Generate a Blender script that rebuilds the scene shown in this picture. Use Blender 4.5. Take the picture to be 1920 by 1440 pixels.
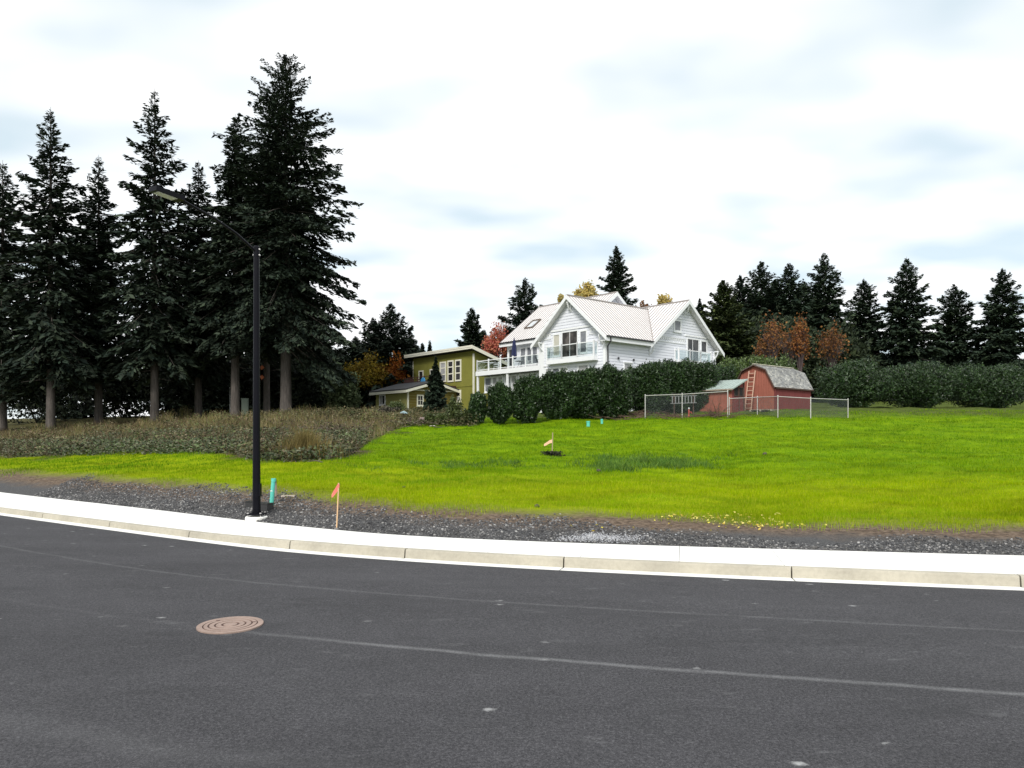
import bpy, math, random
import numpy as np

for _o in list(bpy.data.objects):
    bpy.data.objects.remove(_o)
SC = bpy.context.scene
COL = SC.collection
R = math.radians

# ------------------------------------------------------------------ camera
F, YH, H0 = 1350.0, 810.0, 2.3          # focal length and horizon of the photograph in its pixels, eye height in metres
cam_d = bpy.data.cameras.new('camera')
cam = bpy.data.objects.new('camera', cam_d)
COL.objects.link(cam)
cam.location = (0, 0, H0)
cam.rotation_euler = (R(90), 0, 0)
cam_d.sensor_width = 36.0
cam_d.lens = 36.0 * F / 1920.0
cam_d.shift_y = (YH - 720.0) / 1920.0
cam_d.clip_start = 0.1
cam_d.clip_end = 3000
SC.camera = cam

# ------------------------------------------------------------------ sky, sun, exposure
SUN_EL, SUN_AZ = R(42), R(199)           # bright overcast, light from behind the photographer's left shoulder
W = bpy.data.worlds.new('World')
SC.world = W
W.use_nodes = True
wn, wl = W.node_tree.nodes, W.node_tree.links
wn.clear()
def wnode(t, **k):
    n = wn.new(t)
    for a, b in k.items():
        setattr(n, a, b)
    return n
w_out = wnode('ShaderNodeOutputWorld')
w_bg = wnode('ShaderNodeBackground')
w_bg.inputs['Strength'].default_value = 0.1
w_sky = wnode('ShaderNodeTexSky', sky_type='NISHITA', sun_disc=False)
w_sky.sun_elevation = SUN_EL
w_sky.sun_rotation = SUN_AZ
w_tc = wnode('ShaderNodeTexCoord')
w_sep = wnode('ShaderNodeSeparateXYZ')
wl.new(w_tc.outputs['Generated'], w_sep.inputs[0])
w_max = wnode('ShaderNodeMath', operation='MAXIMUM'); w_max.inputs[1].default_value = 0.0
wl.new(w_sep.outputs['Z'], w_max.inputs[0])
w_add = wnode('ShaderNodeMath', operation='ADD'); w_add.inputs[1].default_value = 0.16
wl.new(w_max.outputs[0], w_add.inputs[0])
w_dx = wnode('ShaderNodeMath', operation='DIVIDE'); wl.new(w_sep.outputs['X'], w_dx.inputs[0]); wl.new(w_add.outputs[0], w_dx.inputs[1])
w_dy = wnode('ShaderNodeMath', operation='DIVIDE'); wl.new(w_sep.outputs['Y'], w_dy.inputs[0]); wl.new(w_add.outputs[0], w_dy.inputs[1])
w_cmb = wnode('ShaderNodeCombineXYZ'); wl.new(w_dx.outputs[0], w_cmb.inputs[0]); wl.new(w_dy.outputs[0], w_cmb.inputs[1])
w_map = wnode('ShaderNodeMapping'); w_map.inputs['Location'].default_value = (3.34, 1.69, 0); w_map.inputs['Rotation'].default_value = (0, 0, R(-18)); w_map.inputs['Scale'].default_value = (0.75, 1.0, 1)
wl.new(w_cmb.outputs[0], w_map.inputs[0])
w_n = wnode('ShaderNodeTexNoise'); w_n.inputs['Scale'].default_value = 2.5; w_n.inputs['Detail'].default_value = 2.6; w_n.inputs['Roughness'].default_value = 0.45
wl.new(w_map.outputs[0], w_n.inputs['Vector'])
w_r = wnode('ShaderNodeValToRGB')
w_r.color_ramp.elements[0].position = 0.33; w_r.color_ramp.elements[0].color = (1, 1, 1, 1)
w_r.color_ramp.elements[1].position = 0.60; w_r.color_ramp.elements[1].color = (0, 0, 0, 1)
wl.new(w_n.outputs['Fac'], w_r.inputs[0])
w_sc = wnode('ShaderNodeMixRGB', blend_type='MULTIPLY'); w_sc.inputs[0].default_value = 1.0; w_sc.inputs[2].default_value = (1.05, 1.05, 1.05, 1)
wl.new(w_sky.outputs[0], w_sc.inputs[1])
w_thin = wnode('ShaderNodeMixRGB'); w_thin.inputs[0].default_value = 0.72; w_thin.inputs[2].default_value = (8.2, 9.5, 10.0, 1)   # thin veil of cloud in front of the blue
wl.new(w_sc.outputs[0], w_thin.inputs[1])
w_mix = wnode('ShaderNodeMixRGB'); w_mix.inputs[1].default_value = (10.6, 10.7, 10.8, 1)
wl.new(w_r.outputs[0], w_mix.inputs[0]); wl.new(w_thin.outputs[0], w_mix.inputs[2])
wl.new(w_mix.outputs[0], w_bg.inputs['Color'])
wl.new(w_bg.outputs[0], w_out.inputs['Surface'])

sun_d = bpy.data.lights.new('sun', 'SUN')
sun = bpy.data.objects.new('sun', sun_d)
COL.objects.link(sun)
sun_d.energy = 3.0
sun_d.angle = R(16)
sun_d.color = (1.0, 0.96, 0.90)
_sv = (math.sin(SUN_AZ) * math.cos(SUN_EL), math.cos(SUN_AZ) * math.cos(SUN_EL), math.sin(SUN_EL))
from mathutils import Vector
sun.rotation_euler = Vector(_sv).to_track_quat('Z', 'Y').to_euler()
SC.view_settings.view_transform = 'Standard'
SC.view_settings.look = 'None'
SC.view_settings.exposure = 0.15
SC.view_settings.gamma = 1.0
SC.view_settings.use_curve_mapping = False
SC.cycles.use_adaptive_sampling = True
SC.cycles.adaptive_threshold = 0.01
SC.cycles.use_denoising = True
SC.cycles.max_bounces = 8
SC.cycles.transparent_max_bounces = 24

# ------------------------------------------------------------------ materials
MATS = {}
class NT:
    """A short way to write node trees."""
    def __init__(s, name):
        s.m = bpy.data.materials.new(name); s.m.use_nodes = True
        s.t = s.m.node_tree; s.t.nodes.clear()
        s.out = s.n('ShaderNodeOutputMaterial')
    def n(s, t, **k):
        x = s.t.nodes.new(t)
        for a, b in k.items():
            setattr(x, a, b)
        return x
    def l(s, a, b): s.t.links.new(a, b)
    def coord(s, kind='Object'): return s.n('ShaderNodeTexCoord').outputs[kind]
    def pos(s): return s.n('ShaderNodeNewGeometry').outputs['Position']
    def mapping(s, v, scale=(1, 1, 1), rot=(0, 0, 0)):
        x = s.n('ShaderNodeMapping'); x.inputs['Scale'].default_value = scale; x.inputs['Rotation'].default_value = rot
        s.l(v, x.inputs[0]); return x.outputs[0]
    def noise(s, v, scale, detail=3, rough=.55):
        x = s.n('ShaderNodeTexNoise'); x.inputs['Scale'].default_value = scale; x.inputs['Detail'].default_value = detail; x.inputs['Roughness'].default_value = rough
        s.l(v, x.inputs['Vector']); return x.outputs['Fac']
    def ramp(s, v, stops):
        x = s.n('ShaderNodeValToRGB'); cr = x.color_ramp
        while len(cr.elements) < len(stops): cr.elements.new(0.5)
        for e, (p, c) in zip(cr.elements, stops):
            e.position = p; e.color = (c[0], c[1], c[2], 1) if not isinstance(c, (int, float)) else (c, c, c, 1)
        s.l(v, x.inputs[0]); return x.outputs[0]
    def mix(s, f, a, b, mode='MIX'):
        x = s.n('ShaderNodeMixRGB', blend_type=mode)
        for i, q in ((0, f), (1, a), (2, b)):
            if isinstance(q, (int, float)): x.inputs[i].default_value = q if i == 0 else (q, q, q, 1)
            elif isinstance(q, tuple): x.inputs[i].default_value = (q[0], q[1], q[2], 1)
            else: s.l(q, x.inputs[i])
        return x.outputs[0]
    def math(s, op, a, b=0.0, clamp=False):
        x = s.n('ShaderNodeMath', operation=op, use_clamp=clamp)
        for i, q in ((0, a), (1, b)):
            if isinstance(q, (int, float)): x.inputs[i].default_value = q
            else: s.l(q, x.inputs[i])
        return x.outputs[0]
    def bsdf(s, col, rough=.7, bump=None, bstr=.3, bdist=.02, metal=0, spec=.5):
        b = s.n('ShaderNodeBsdfPrincipled')
        if isinstance(col, tuple): b.inputs['Base Color'].default_value = (col[0], col[1], col[2], 1)
        else: s.l(col, b.inputs['Base Color'])
        if isinstance(rough, (int, float)): b.inputs['Roughness'].default_value = rough
        else: s.l(rough, b.inputs['Roughness'])
        b.inputs['Metallic'].default_value = metal
        b.inputs['Specular IOR Level'].default_value = spec
        if bump is not None:
            q = s.n('ShaderNodeBump'); q.inputs['Strength'].default_value = bstr; q.inputs['Distance'].default_value = bdist
            s.l(bump, q.inputs['Height']); s.l(q.outputs[0], b.inputs['Normal'])
        s.l(b.outputs[0], s.out.inputs['Surface'])
        return b

def mat_plain(name, col, rough=.6, var=.18, scale=3.0, metal=0, spec=.5, bump=.15, stretch=(1, 1, 1)):
    """Paint, wood, metal: a base colour with uneven wear and fine relief."""
    if name in MATS: return MATS[name]
    t = NT(name)
    v = t.mapping(t.coord(), stretch)
    a = t.noise(v, scale, 5, .6); b = t.noise(v, scale * 9, 3, .6)
    f = t.mix(.35, a, b)
    lo = tuple(c * (1 - var) for c in col); hi = tuple(min(1, c * (1 + var)) for c in col)
    c = t.ramp(f, [(.3, lo), (.7, hi)])
    rr = t.ramp(a, [(.3, rough * .85), (.7, min(1, rough * 1.15))])
    t.bsdf(c, rr, b, bump, .01, metal, spec)
    MATS[name] = t.m
    return t.m

def mat_leaf(name, cols, rough=.55, spec=.35, patch=.35, pscale=.6, trans=0.0):
    """Leaves and needles: a colour per leaf, varied by patches of the plant."""
    if name in MATS: return MATS[name]
    t = NT(name)
    g = t.n('ShaderNodeNewGeometry')
    n = len(cols)
    c = t.ramp(g.outputs['Random Per Island'], [((i + .5) / n, q) for i, q in enumerate(cols)])
    p = t.noise(t.pos(), pscale, 3, .6)
    k = t.ramp(p, [(.3, 1 - patch), (.7, 1 + patch)])
    c = t.mix(1.0, c, k, 'MULTIPLY')
    b = t.bsdf(c, rough, spec=spec)
    if trans > 0:
        tr = t.n('ShaderNodeBsdfTranslucent'); t.l(c, tr.inputs[0])
        mx = t.n('ShaderNodeMixShader'); mx.inputs[0].default_value = trans
        t.l(b.outputs[0], mx.inputs[1]); t.l(tr.outputs[0], mx.inputs[2]); t.l(mx.outputs[0], t.out.inputs['Surface'])
    MATS[name] = t.m
    return t.m

def mat_bark(name, col):
    if name in MATS: return MATS[name]
    t = NT(name)
    v = t.mapping(t.coord(), (6, 6, .7))
    a = t.noise(v, 1.6, 6, .7)
    c = t.ramp(a, [(.3, tuple(q * .45 for q in col)), (.55, col), (.75, tuple(q * 1.5 for q in col))])
    t.bsdf(c, .9, a, .9, .06, spec=.2)
    MATS[name] = t.m
    return t.m

def mat_window(name, col, rough=.08, col2=None):
    """A window pane seen from outside: dark room, curtain or painted sky reflection in glossy glass."""
    if name in MATS: return MATS[name]
    t = NT(name)
    a = t.noise(t.coord(), 1.3, 2)
    c = t.ramp(a, [(.4, col), (.6, col2 or tuple(q * 1.35 for q in col))])
    b = t.bsdf(c, rough, a, .05, .02, spec=.4)
    MATS[name] = t.m
    return t.m

def mat_clear(name, tint, refl=.14):
    if name in MATS: return MATS[name]
    t = NT(name)
    tr = t.n('ShaderNodeBsdfTransparent'); tr.inputs[0].default_value = (*tint, 1)
    gl = t.n('ShaderNodeBsdfGlossy'); gl.inputs['Roughness'].default_value = .03
    lw = t.n('ShaderNodeLayerWeight'); lw.inputs[0].default_value = .35
    f = t.math('ADD', t.math('MULTIPLY', lw.outputs['Fresnel'], .22), refl, True)
    mx = t.n('ShaderNodeMixShader'); t.l(f, mx.inputs[0])
    t.l(tr.outputs[0], mx.inputs[1]); t.l(gl.outputs[0], mx.inputs[2]); t.l(mx.outputs[0], t.out.inputs['Surface'])
    MATS[name] = t.m
    return t.m

# ------------------------------------------------------------------ mesh helpers
def mesh_np(name, verts, faces, mat=None, smooth=False):
    """faces: an (n, k) array or a list of index tuples."""
    me = bpy.data.meshes.new(name)
    if isinstance(faces, np.ndarray):
        nv, (nf, k) = len(verts), faces.shape
        me.vertices.add(nv); me.vertices.foreach_set('co', np.asarray(verts, np.float32).ravel())
        me.loops.add(nf * k); me.loops.foreach_set('vertex_index', faces.astype(np.int32).ravel())
        me.polygons.add(nf)
        me.polygons.foreach_set('loop_start', np.arange(0, nf * k, k, dtype=np.int32))
        me.polygons.foreach_set('loop_total', np.full(nf, k, np.int32))
        me.update(calc_edges=True)
    else:
        me.from_pydata([tuple(v) for v in verts], [], faces)
        me.update()
    if smooth:
        me.polygons.foreach_set('use_smooth', np.ones(len(me.polygons), bool))
    if mat: me.materials.append(mat)
    return me

def link(name, me, parent=None, loc=None):
    o = bpy.data.objects.new(name, me)
    COL.objects.link(o)
    if parent is not None: o.parent = parent
    if loc is not None: o.location = loc
    return o

def tag(o, label=None, cat=None, group=None, kind=None):
    if label: o['label'] = label
    if cat: o['category'] = cat
    if group: o['group'] = group
    if kind: o['kind'] = kind
    return o

def thing(name, label, cat, loc=(0, 0, 0), rz=0.0, group=None):
    o = bpy.data.objects.new(name, None)
    COL.objects.link(o)
    o.empty_display_size = .2
    o.location = loc; o.rotation_euler = (0, 0, rz)
    return tag(o, label, cat, group)

class MB:
    """Collects boxes, prisms and tubes, then links them as ONE mesh object."""
    def __init__(s): s.v, s.f = [], []
    def add(s, vs, fs):
        b = len(s.v); s.v += [tuple(map(float, q)) for q in vs]; s.f += [tuple(i + b for i in f) for f in fs]; return s
    def box(s, x0, x1, y0, y1, z0, z1):
        return s.add([(x0, y0, z0), (x1, y0, z0), (x1, y1, z0), (x0, y1, z0), (x0, y0, z1), (x1, y0, z1), (x1, y1, z1), (x0, y1, z1)],
                     [(3, 2, 1, 0), (4, 5, 6, 7), (0, 1, 5, 4), (1, 2, 6, 5), (2, 3, 7, 6), (3, 0, 4, 7)])
    def quad(s, *p): return s.add(p, [tuple(range(len(p)))])
    def slab(s, pts, th, n=None):
        """A polygon with thickness th below it (against its normal)."""
        P = [np.array(p, float) for p in pts]
        if n is None:
            n = np.cross(P[1] - P[0], P[2] - P[0]); n /= np.linalg.norm(n)
        k = len(P); n = np.array(n)
        vs = [p for p in P] + [p - n * th for p in P]
        return s.add(vs, [tuple(range(k)), tuple(range(2 * k - 1, k - 1, -1))] + [(i, i + k, (i + 1) % k + k, (i + 1) % k) for i in range(k)])
    def bar(s, p, q, w, h=None, up=(0, 0, 1)):
        """A square bar from p to q, w wide and h deep."""
        h = w if h is None else h
        p, q = np.array(p, float), np.array(q, float)
        d = q - p; d /= np.linalg.norm(d)
        a = np.cross(d, up)
        if np.linalg.norm(a) < 1e-4: a = np.cross(d, (1, 0, 0))
        a /= np.linalg.norm(a); b = np.cross(a, d)
        a, b = a * w / 2, b * h / 2
        return s.add([p - a - b, p + a - b, p + a + b, p - a + b, q - a - b, q + a - b, q + a + b, q - a + b],
                     [(0, 1, 2, 3), (7, 6, 5, 4), (0, 4, 5, 1), (1, 5, 6, 2), (2, 6, 7, 3), (3, 7, 4, 0)])
    def tube(s, pts, rad, n=8, cap=True):
        P = [np.array(p, float) for p in pts]; m = len(P)
        rad = [rad] * m if isinstance(rad, (int, float)) else rad
        ref = np.array((0.31, 0.17, 0.93)); rings = []
        for i in range(m):
            d = P[min(i + 1, m - 1)] - P[max(i - 1, 0)]; d /= max(np.linalg.norm(d), 1e-9)
            r0 = ref if abs(np.dot(d, ref)) < .95 else np.array((1.0, 0, 0))
            a = np.cross(d, r0); a /= np.linalg.norm(a); b = np.cross(d, a)
            rings.append([P[i] + rad[i] * (math.cos(2 * math.pi * j / n) * a + math.sin(2 * math.pi * j / n) * b) for j in range(n)])
        fs = [(i * n + j, i * n + (j + 1) % n, (i + 1) * n + (j + 1) % n, (i + 1) * n + j) for i in range(m - 1) for j in range(n)]
        if cap: fs += [tuple(range(n - 1, -1, -1)), tuple(range((m - 1) * n, m * n))]
        return s.add([q for r in rings for q in r], fs)
    def lathe(s, prof, n=24, c=(0, 0, 0)):
        """prof: (radius, z) pairs from bottom to top."""
        m = len(prof)
        vs = [(c[0] + r * math.cos(2 * math.pi * j / n), c[1] + r * math.sin(2 * math.pi * j / n), c[2] + z) for r, z in prof for j in range(n)]
        fs = [(i * n + j, i * n + (j + 1) % n, (i + 1) * n + (j + 1) % n, (i + 1) * n + j) for i in range(m - 1) for j in range(n)]
        fs += [tuple(range(n - 1, -1, -1)), tuple(range((m - 1) * n, m * n))]
        return s.add(vs, fs)
    def build(s, name, mat, parent=None, dz=0.0, smooth=False, loc=None):
        vs = s.v if dz == 0 else [(x, y, z + dz) for x, y, z in s.v]
        return link(name, mesh_np(name, vs, s.f, mat, smooth), parent, loc)

# ------------------------------------------------------------------ where things stand
def pchip(xs, ys):
    xs, ys = np.array(xs, float), np.array(ys, float)
    h = np.diff(xs); d = np.diff(ys) / h
    m = np.zeros(len(xs)); m[0], m[-1] = d[0], d[-1]
    for i in range(1, len(xs) - 1):
        if d[i - 1] * d[i] > 0:
            w1, w2 = 2 * h[i] + h[i - 1], h[i] + 2 * h[i - 1]
            m[i] = (w1 + w2) / (w1 / d[i - 1] + w2 / d[i])
    def f(x):
        x = np.asarray(x, float)
        xc = np.clip(x, xs[0], xs[-1])
        i = np.clip(np.searchsorted(xs, xc) - 1, 0, len(xs) - 2)
        t = (xc - xs[i]) / h[i]
        r = (2*t**3 - 3*t**2 + 1) * ys[i] + (t**3 - 2*t**2 + t) * h[i] * m[i] + (-2*t**3 + 3*t**2) * ys[i+1] + (t**3 - t**2) * h[i] * m[i+1]
        return r + np.where(x > xs[-1], (x - xs[-1]) * m[-1], 0) + np.where(x < xs[0], (x - xs[0]) * m[0], 0)
    return f

# the line of the kerb's foot and of the pavement's back edge, as depth over x
kerb_y = pchip([-60, -30, -16, -9, -5.94, -4.33, -1.95, .867, 4.48, 9, 16, 40], [50, 30.6, 21.5, 17.0, 15.1, 14.2, 13.2, 12.3, 11.42, 10.5, 9.6, 8.0])
back_y = pchip([-60, -30, -16, -10, -6.98, -5.07, -2.19, .979, 5.13, 9, 16, 40], [54, 34.0, 24.0, 19.9, 17.75, 16.45, 14.85, 13.9, 13.07, 12.4, 11.4, 9.9])
_pl = pchip([0, 2.75, 8.2, 14.2, 25, 40, 50, 100, 300, 600], [.17, .63, 1.14, 1.59, 2.62, 3.93, 4.4, 5.6, 9, 12])
_pc = pchip([0, 2.3, 8.8, 12.8, 21.8, 31.8, 34.8, 46, 60, 100, 300, 600], [.17, .40, .77, .92, 1.5, 2.64, 3.03, 3.8, 4.2, 5.2, 8.5, 11])
_pr = pchip([0, 1.7, 7, 14, 23, 37, 43, 60, 100, 300, 600], [.17, .30, .52, .82, 1.5, 3.34, 3.95, 4.7, 7, 14, 18])
def ground_z(X, Y):
    X, Y = np.asarray(X, float), np.asarray(Y, float)
    t = np.maximum(Y - back_y(X), 0)
    a = np.clip(X / np.maximum(Y, 8), -.45, .45) / .393
    l, c, r = _pl(t), _pc(t), _pr(t)
    wl_ = np.clip(-a, 0, 1); wr_ = np.clip(a, 0, 1)
    wl_ = wl_ * wl_ * (3 - 2 * wl_); wr_ = wr_ * wr_ * (3 - 2 * wr_)
    z = c * (1 - wl_ - wr_) + l * wl_ + r * wr_
    amp = np.clip((t - .4) / 6, 0, 1)
    b = 1.5 * (.055 * np.sin(.9 * X + .35 * Y) * np.sin(.55 * Y - .3 * X + 1) + .035 * np.sin(2.1 * X - .8 * Y + 2) * np.sin(1.7 * Y + .4 * X)
         + .022 * np.sin(4.3 * X + 1.1 * Y) * np.sin(3.9 * Y - .9 * X + 4) + .012 * np.sin(9.1 * X - 2 * Y) * np.sin(8.3 * Y + 1.2 * X))
    return z + amp * b
def gz(x, y): return float(ground_z(x, y))
def ground_at(u, y):
    """The spot on the ground that the photograph shows at (u, y)."""
    k, s = (u - 960) / F, (YH - y) / F
    D = np.arange(9, 140, .02)
    f = ground_z(k * D, D) - (H0 + s * D)
    i = np.argmax(f > 0) if (f > 0).any() else int(np.argmin(np.abs(f[D > 40]))) + int((D <= 40).sum())
    return k * D[i], D[i], float(ground_z(k * D[i], D[i]))
def at(u, D): return (u - 960) / F * D
def zat(y, D): return H0 + (YH - y) / F * D
def to_px(X, Y, Z): return 960 + F * X / Y, YH - F * (Z - H0) / Y
def inside(poly, u, y):
    u, y = np.asarray(u), np.asarray(y); r = np.zeros(u.shape, bool); n = len(poly)
    for i in range(n):
        (x0, y0), (x1, y1) = poly[i], poly[(i + 1) % n]
        c = ((y0 > y) != (y1 > y))
        with np.errstate(divide='ignore', invalid='ignore'):
            r ^= c & (u < (x1 - x0) * (y - y0) / (y1 - y0 + 1e-12) + x0)
    return r

# ================================================================== ROAD, KERB, PAVEMENT
def curve_frame(fn, xs):
    """Points of a plan curve and its unit normals towards the road."""
    xs = np.asarray(xs, float); y = fn(xs); e = 1e-3
    d = (fn(xs + e) - fn(xs - e)) / (2 * e)
    n = np.stack([d, -np.ones_like(d)], 1); n /= np.linalg.norm(n, axis=1)[:, None]
    return np.stack([xs, y], 1), n

def m_asphalt():
    t = NT('asphalt')
    at_ = t.n('ShaderNodeAttribute', attribute_name='kerb_distance'); off = at_.outputs['Fac']
    p = t.pos()
    big = t.noise(t.mapping(p, (.25, .6, 1)), 1.0, 4, .6)
    mid = t.noise(p, 5.0, 4, .6)
    fine = t.noise(p, 95.0, 2, .7)
    coarse = t.noise(p, 38.0, 3, .75)
    c = t.ramp(t.mix(.5, fine, coarse), [(.34, (.014, .014, .016)), (.5, (.046, .045, .049)), (.66, (.108, .106, .112))])
    c = t.mix(.8, c, t.ramp(big, [(.3, .80), (.7, 1.24)]), 'MULTIPLY')
    c = t.mix(.5, c, t.ramp(mid, [(.3, .86), (.7, 1.14)]), 'MULTIPLY')
    # paving joints: pale scuffed lines that run along the kerb
    wob = t.math('MULTIPLY', t.math('SUBTRACT', t.noise(p, 1.2, 2), .5), .10)
    offw = t.math('ADD', off, wob)
    for o, w, k in ((5.23, .065, .48), (2.92, .06, .22), (7.9, .25, .10)):
        dist = t.math('ABSOLUTE', t.math('SUBTRACT', offw, o))
        band = t.ramp(t.math('DIVIDE', dist, w), [(.15, 1.0), (1.0, 0.0)])
        br = t.ramp(t.noise(p, 3.0, 4, .7), [(.25, .35), (.6, 1.0)])
        if o == 5.23:
            sp3 = t.n('ShaderNodeSeparateXYZ'); t.l(p, sp3.inputs[0])
            fd = t.n('ShaderNodeMapRange'); fd.inputs['From Min'].default_value = -3.4; fd.inputs['From Max'].default_value = -1.2; fd.inputs['To Min'].default_value = .12
            t.l(sp3.outputs[0], fd.inputs['Value']); band = t.math('MULTIPLY', band, fd.outputs[0])
        g = t.math('MULTIPLY', t.math('MULTIPLY', band, br), t.ramp(fine, [(.3, .45 * k), (.6, k)]))
        c = t.mix(g, c, (.27, .27, .275))
    # pale scuffs and bits of grit
    v = t.n('ShaderNodeTexVoronoi', feature='F1'); v.inputs['Scale'].default_value = 1.5; t.l(t.mapping(p, (1, 1.6, 1)), v.inputs['Vector'])
    warp = t.math('ADD', v.outputs['Distance'], t.math('MULTIPLY', t.math('SUBTRACT', t.noise(p, 16, 4, .7), .5), .22))
    sp = t.ramp(warp, [(.02, 1.0), (.10, 0.0)])
    sepc = t.n('ShaderNodeSeparateColor'); t.l(v.outputs['Color'], sepc.inputs[0])
    sp = t.math('MULTIPLY', sp, t.ramp(sepc.outputs[0], [(.2, 0.0), (.95, .85)]))
    c = t.mix(sp, c, (.42, .42, .42))
    sm = t.noise(t.mapping(p, (.8, 2.2, 1), (0, 0, -.25)), 1.7, 6, .72)
    c = t.mix(t.ramp(sm, [(.60, 0.0), (.74, .35)]), c, (.20, .20, .205))
    c = t.mix(t.ramp(t.noise(t.mapping(p, (.5, 1.8, 1), (0, 0, -.3)), .9, 5, .65), [(.30, .45), (.44, 0.0)]), c, (.026, .026, .028))
    t.bsdf(c, .86, t.mix(.35, fine, mid), .55, .012, spec=.25)
    return t.m
M_ASPH = m_asphalt()

xs = np.concatenate([np.arange(-50, -8, 1.0), np.arange(-8, 8, .4), np.arange(8, 46, 1.0)])
P, N = curve_frame(kerb_y, xs)
offs = np.array([.335, .6, 1.2, 2.4, 3.6, 4.7, 6, 8, 10, 12, 15, 19])
V = np.array([[*(P[i] + N[i] * o), 0.0 + .018 * min(o, 5.0)] for o in offs for i in range(len(xs))])
V[:, 2] -= .018 * .335
nx = len(xs)
Fc = np.array([[j * nx + i, (j + 1) * nx + i, (j + 1) * nx + i + 1, j * nx + i + 1] for j in range(len(offs) - 1) for i in range(nx - 1)])
me = mesh_np('road', V, Fc, M_ASPH, True)
a_ = me.attributes.new('kerb_distance', 'FLOAT', 'POINT')
a_.data.foreach_set('value', np.repeat(offs, nx).astype(np.float32))
road = tag(link('road', me), kind='structure')
def road_z(o): return .018 * min(o, 5.0) - .018 * .335

def m_concrete(name, col, stain=.25):
    t = NT(name)
    p = t.pos()
    a = t.noise(p, 1.1, 5, .6); b = t.noise(p, 14, 4, .6); f = t.noise(p, 120, 2, .6)
    c = t.ramp(a, [(.3, tuple(q * (1 - stain) for q in col)), (.62, col), (.8, tuple(min(1, q * 1.06) for q in col))])
    c = t.mix(.6, c, t.ramp(b, [(.28, 1 - stain), (.6, 1.0)]), 'MULTIPLY')
    c = t.mix(.5, c, t.ramp(f, [(.3, .88), (.6, 1.03)]), 'MULTIPLY')
    t.bsdf(c, .85, t.mix(.5, b, f), .25, .006, spec=.25)
    return t.m
M_WALK = m_concrete('new_concrete', (.78, .77, .74), .05)
M_KERB = m_concrete('kerb_concrete', (.46, .425, .345), .22)
M_GUT = m_concrete('gutter_concrete', (.80, .79, .75), .06)

def kerb_h(x): return .148 - .035 * float(np.clip((-4.2 - x) / 2.5, 0, 1))
KJ = [-46, -40, -34, -28, -23, -19, -15.6, -12.6, -9.8, -7.1, -4.40, -1.97, .88, 4.44, 7.6, 10.8, 14, 17.5, 21, 25, 30, 36, 42]
kerb = tag(thing('kerb', None, None), kind='structure')
gutter = tag(thing('gutter', None, None), kind='structure')
KW = .16
for j in range(len(KJ) - 1):
    gap = .012
    xx = np.linspace(KJ[j] + gap, KJ[j + 1] - gap, 9)
    p, n = curve_frame(kerb_y, xx)
    # kerb section: battered face, rounded arris, flat top
    prof = [(0.0, -.25), (0.0, -.012), (-.018, None, -.028), (-.026, None, -.008), (-.042, None, 0.0), (-KW, None, 0.0), (-KW, -.25)]
    vs, m = [], len(prof)
    for i in range(len(xx)):
        h = kerb_h(xx[i])
        for q in prof:
            o = q[0]; z = q[1] if q[1] is not None else h + q[2]
            vs.append((*(p[i] + n[i] * o), z))
    fs = [(i * m + k, i * m + k + 1, (i + 1) * m + k + 1, (i + 1) * m + k) for i in range(len(xx) - 1) for k in range(m - 1)]
    fs += [tuple(range(m)), tuple(range((len(xx) - 1) * m + m - 1, (len(xx) - 1) * m - 1, -1))]
    link('kerb_segment', mesh_np('kerb_segment', vs, fs, M_KERB), kerb)
    prof = [(.335, -.2), (.335, .002), (.004, -.012), (.004, -.2)]
    m = 4
    vs = [(*(p[i] + n[i] * o), z) for i in range(len(xx)) for o, z in prof]
    fs = [(i * m + k, i * m + k + 1, (i + 1) * m + k + 1, (i + 1) * m + k) for i in range(len(xx) - 1) for k in range(m - 1)]
    fs += [tuple(range(m)), tuple(range((len(xx) - 1) * m + m - 1, (len(xx) - 1) * m - 1, -1))]
    link('gutter_slab', mesh_np('gutter_slab', vs, fs, M_GUT), gutter)

walk = tag(thing('sidewalk', None, None), kind='structure')
sx = np.concatenate([np.arange(-44, -9, 2.4), np.arange(-8.6, 9, 1.62), np.arange(9.3, 40, 2.4)])
def walk_pts(x0, x1, n=5):
    xx = np.linspace(x0, x1, n)
    p, nn = curve_frame(kerb_y, xx)
    fr = p - nn * (KW + .004)
    # the back edge straight behind, along the kerb's normal
    bk = []
    for q, m in zip(p, nn):
        ss = np.linspace(.5, 6, 240)
        yy = q[1] - m[1] * ss - back_y(q[0] - m[0] * ss)
        s = ss[np.argmax(yy > 0)]
        bk.append(q - m * s)
    return xx, fr, np.array(bk)
for x0, x1 in zip(sx[:-1], sx[1:]):
    if x1 - x0 > 3: x1 = x0 + 2.4
    xx, fr, bk = walk_pts(x0 + .004, x1 - .004)
    n = len(xx); vs = []
    for i in range(n):
        h = kerb_h(xx[i])
        vs += [(*fr[i], h - .004), (*bk[i], .168), (*bk[i], -.1), (*fr[i], -.1)]
    fs = [(i * 4 + k, (i + 1) * 4 + k, (i + 1) * 4 + (k + 1) % 4, i * 4 + (k + 1) % 4) for i in range(n - 1) for k in range(4)]
    fs += [(0, 1, 2, 3), ((n - 1) * 4 + 3, (n - 1) * 4 + 2, (n - 1) * 4 + 1, (n - 1) * 4)]
    link('sidewalk_slab', mesh_np('sidewalk_slab', vs, fs, M_WALK), walk)

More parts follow.
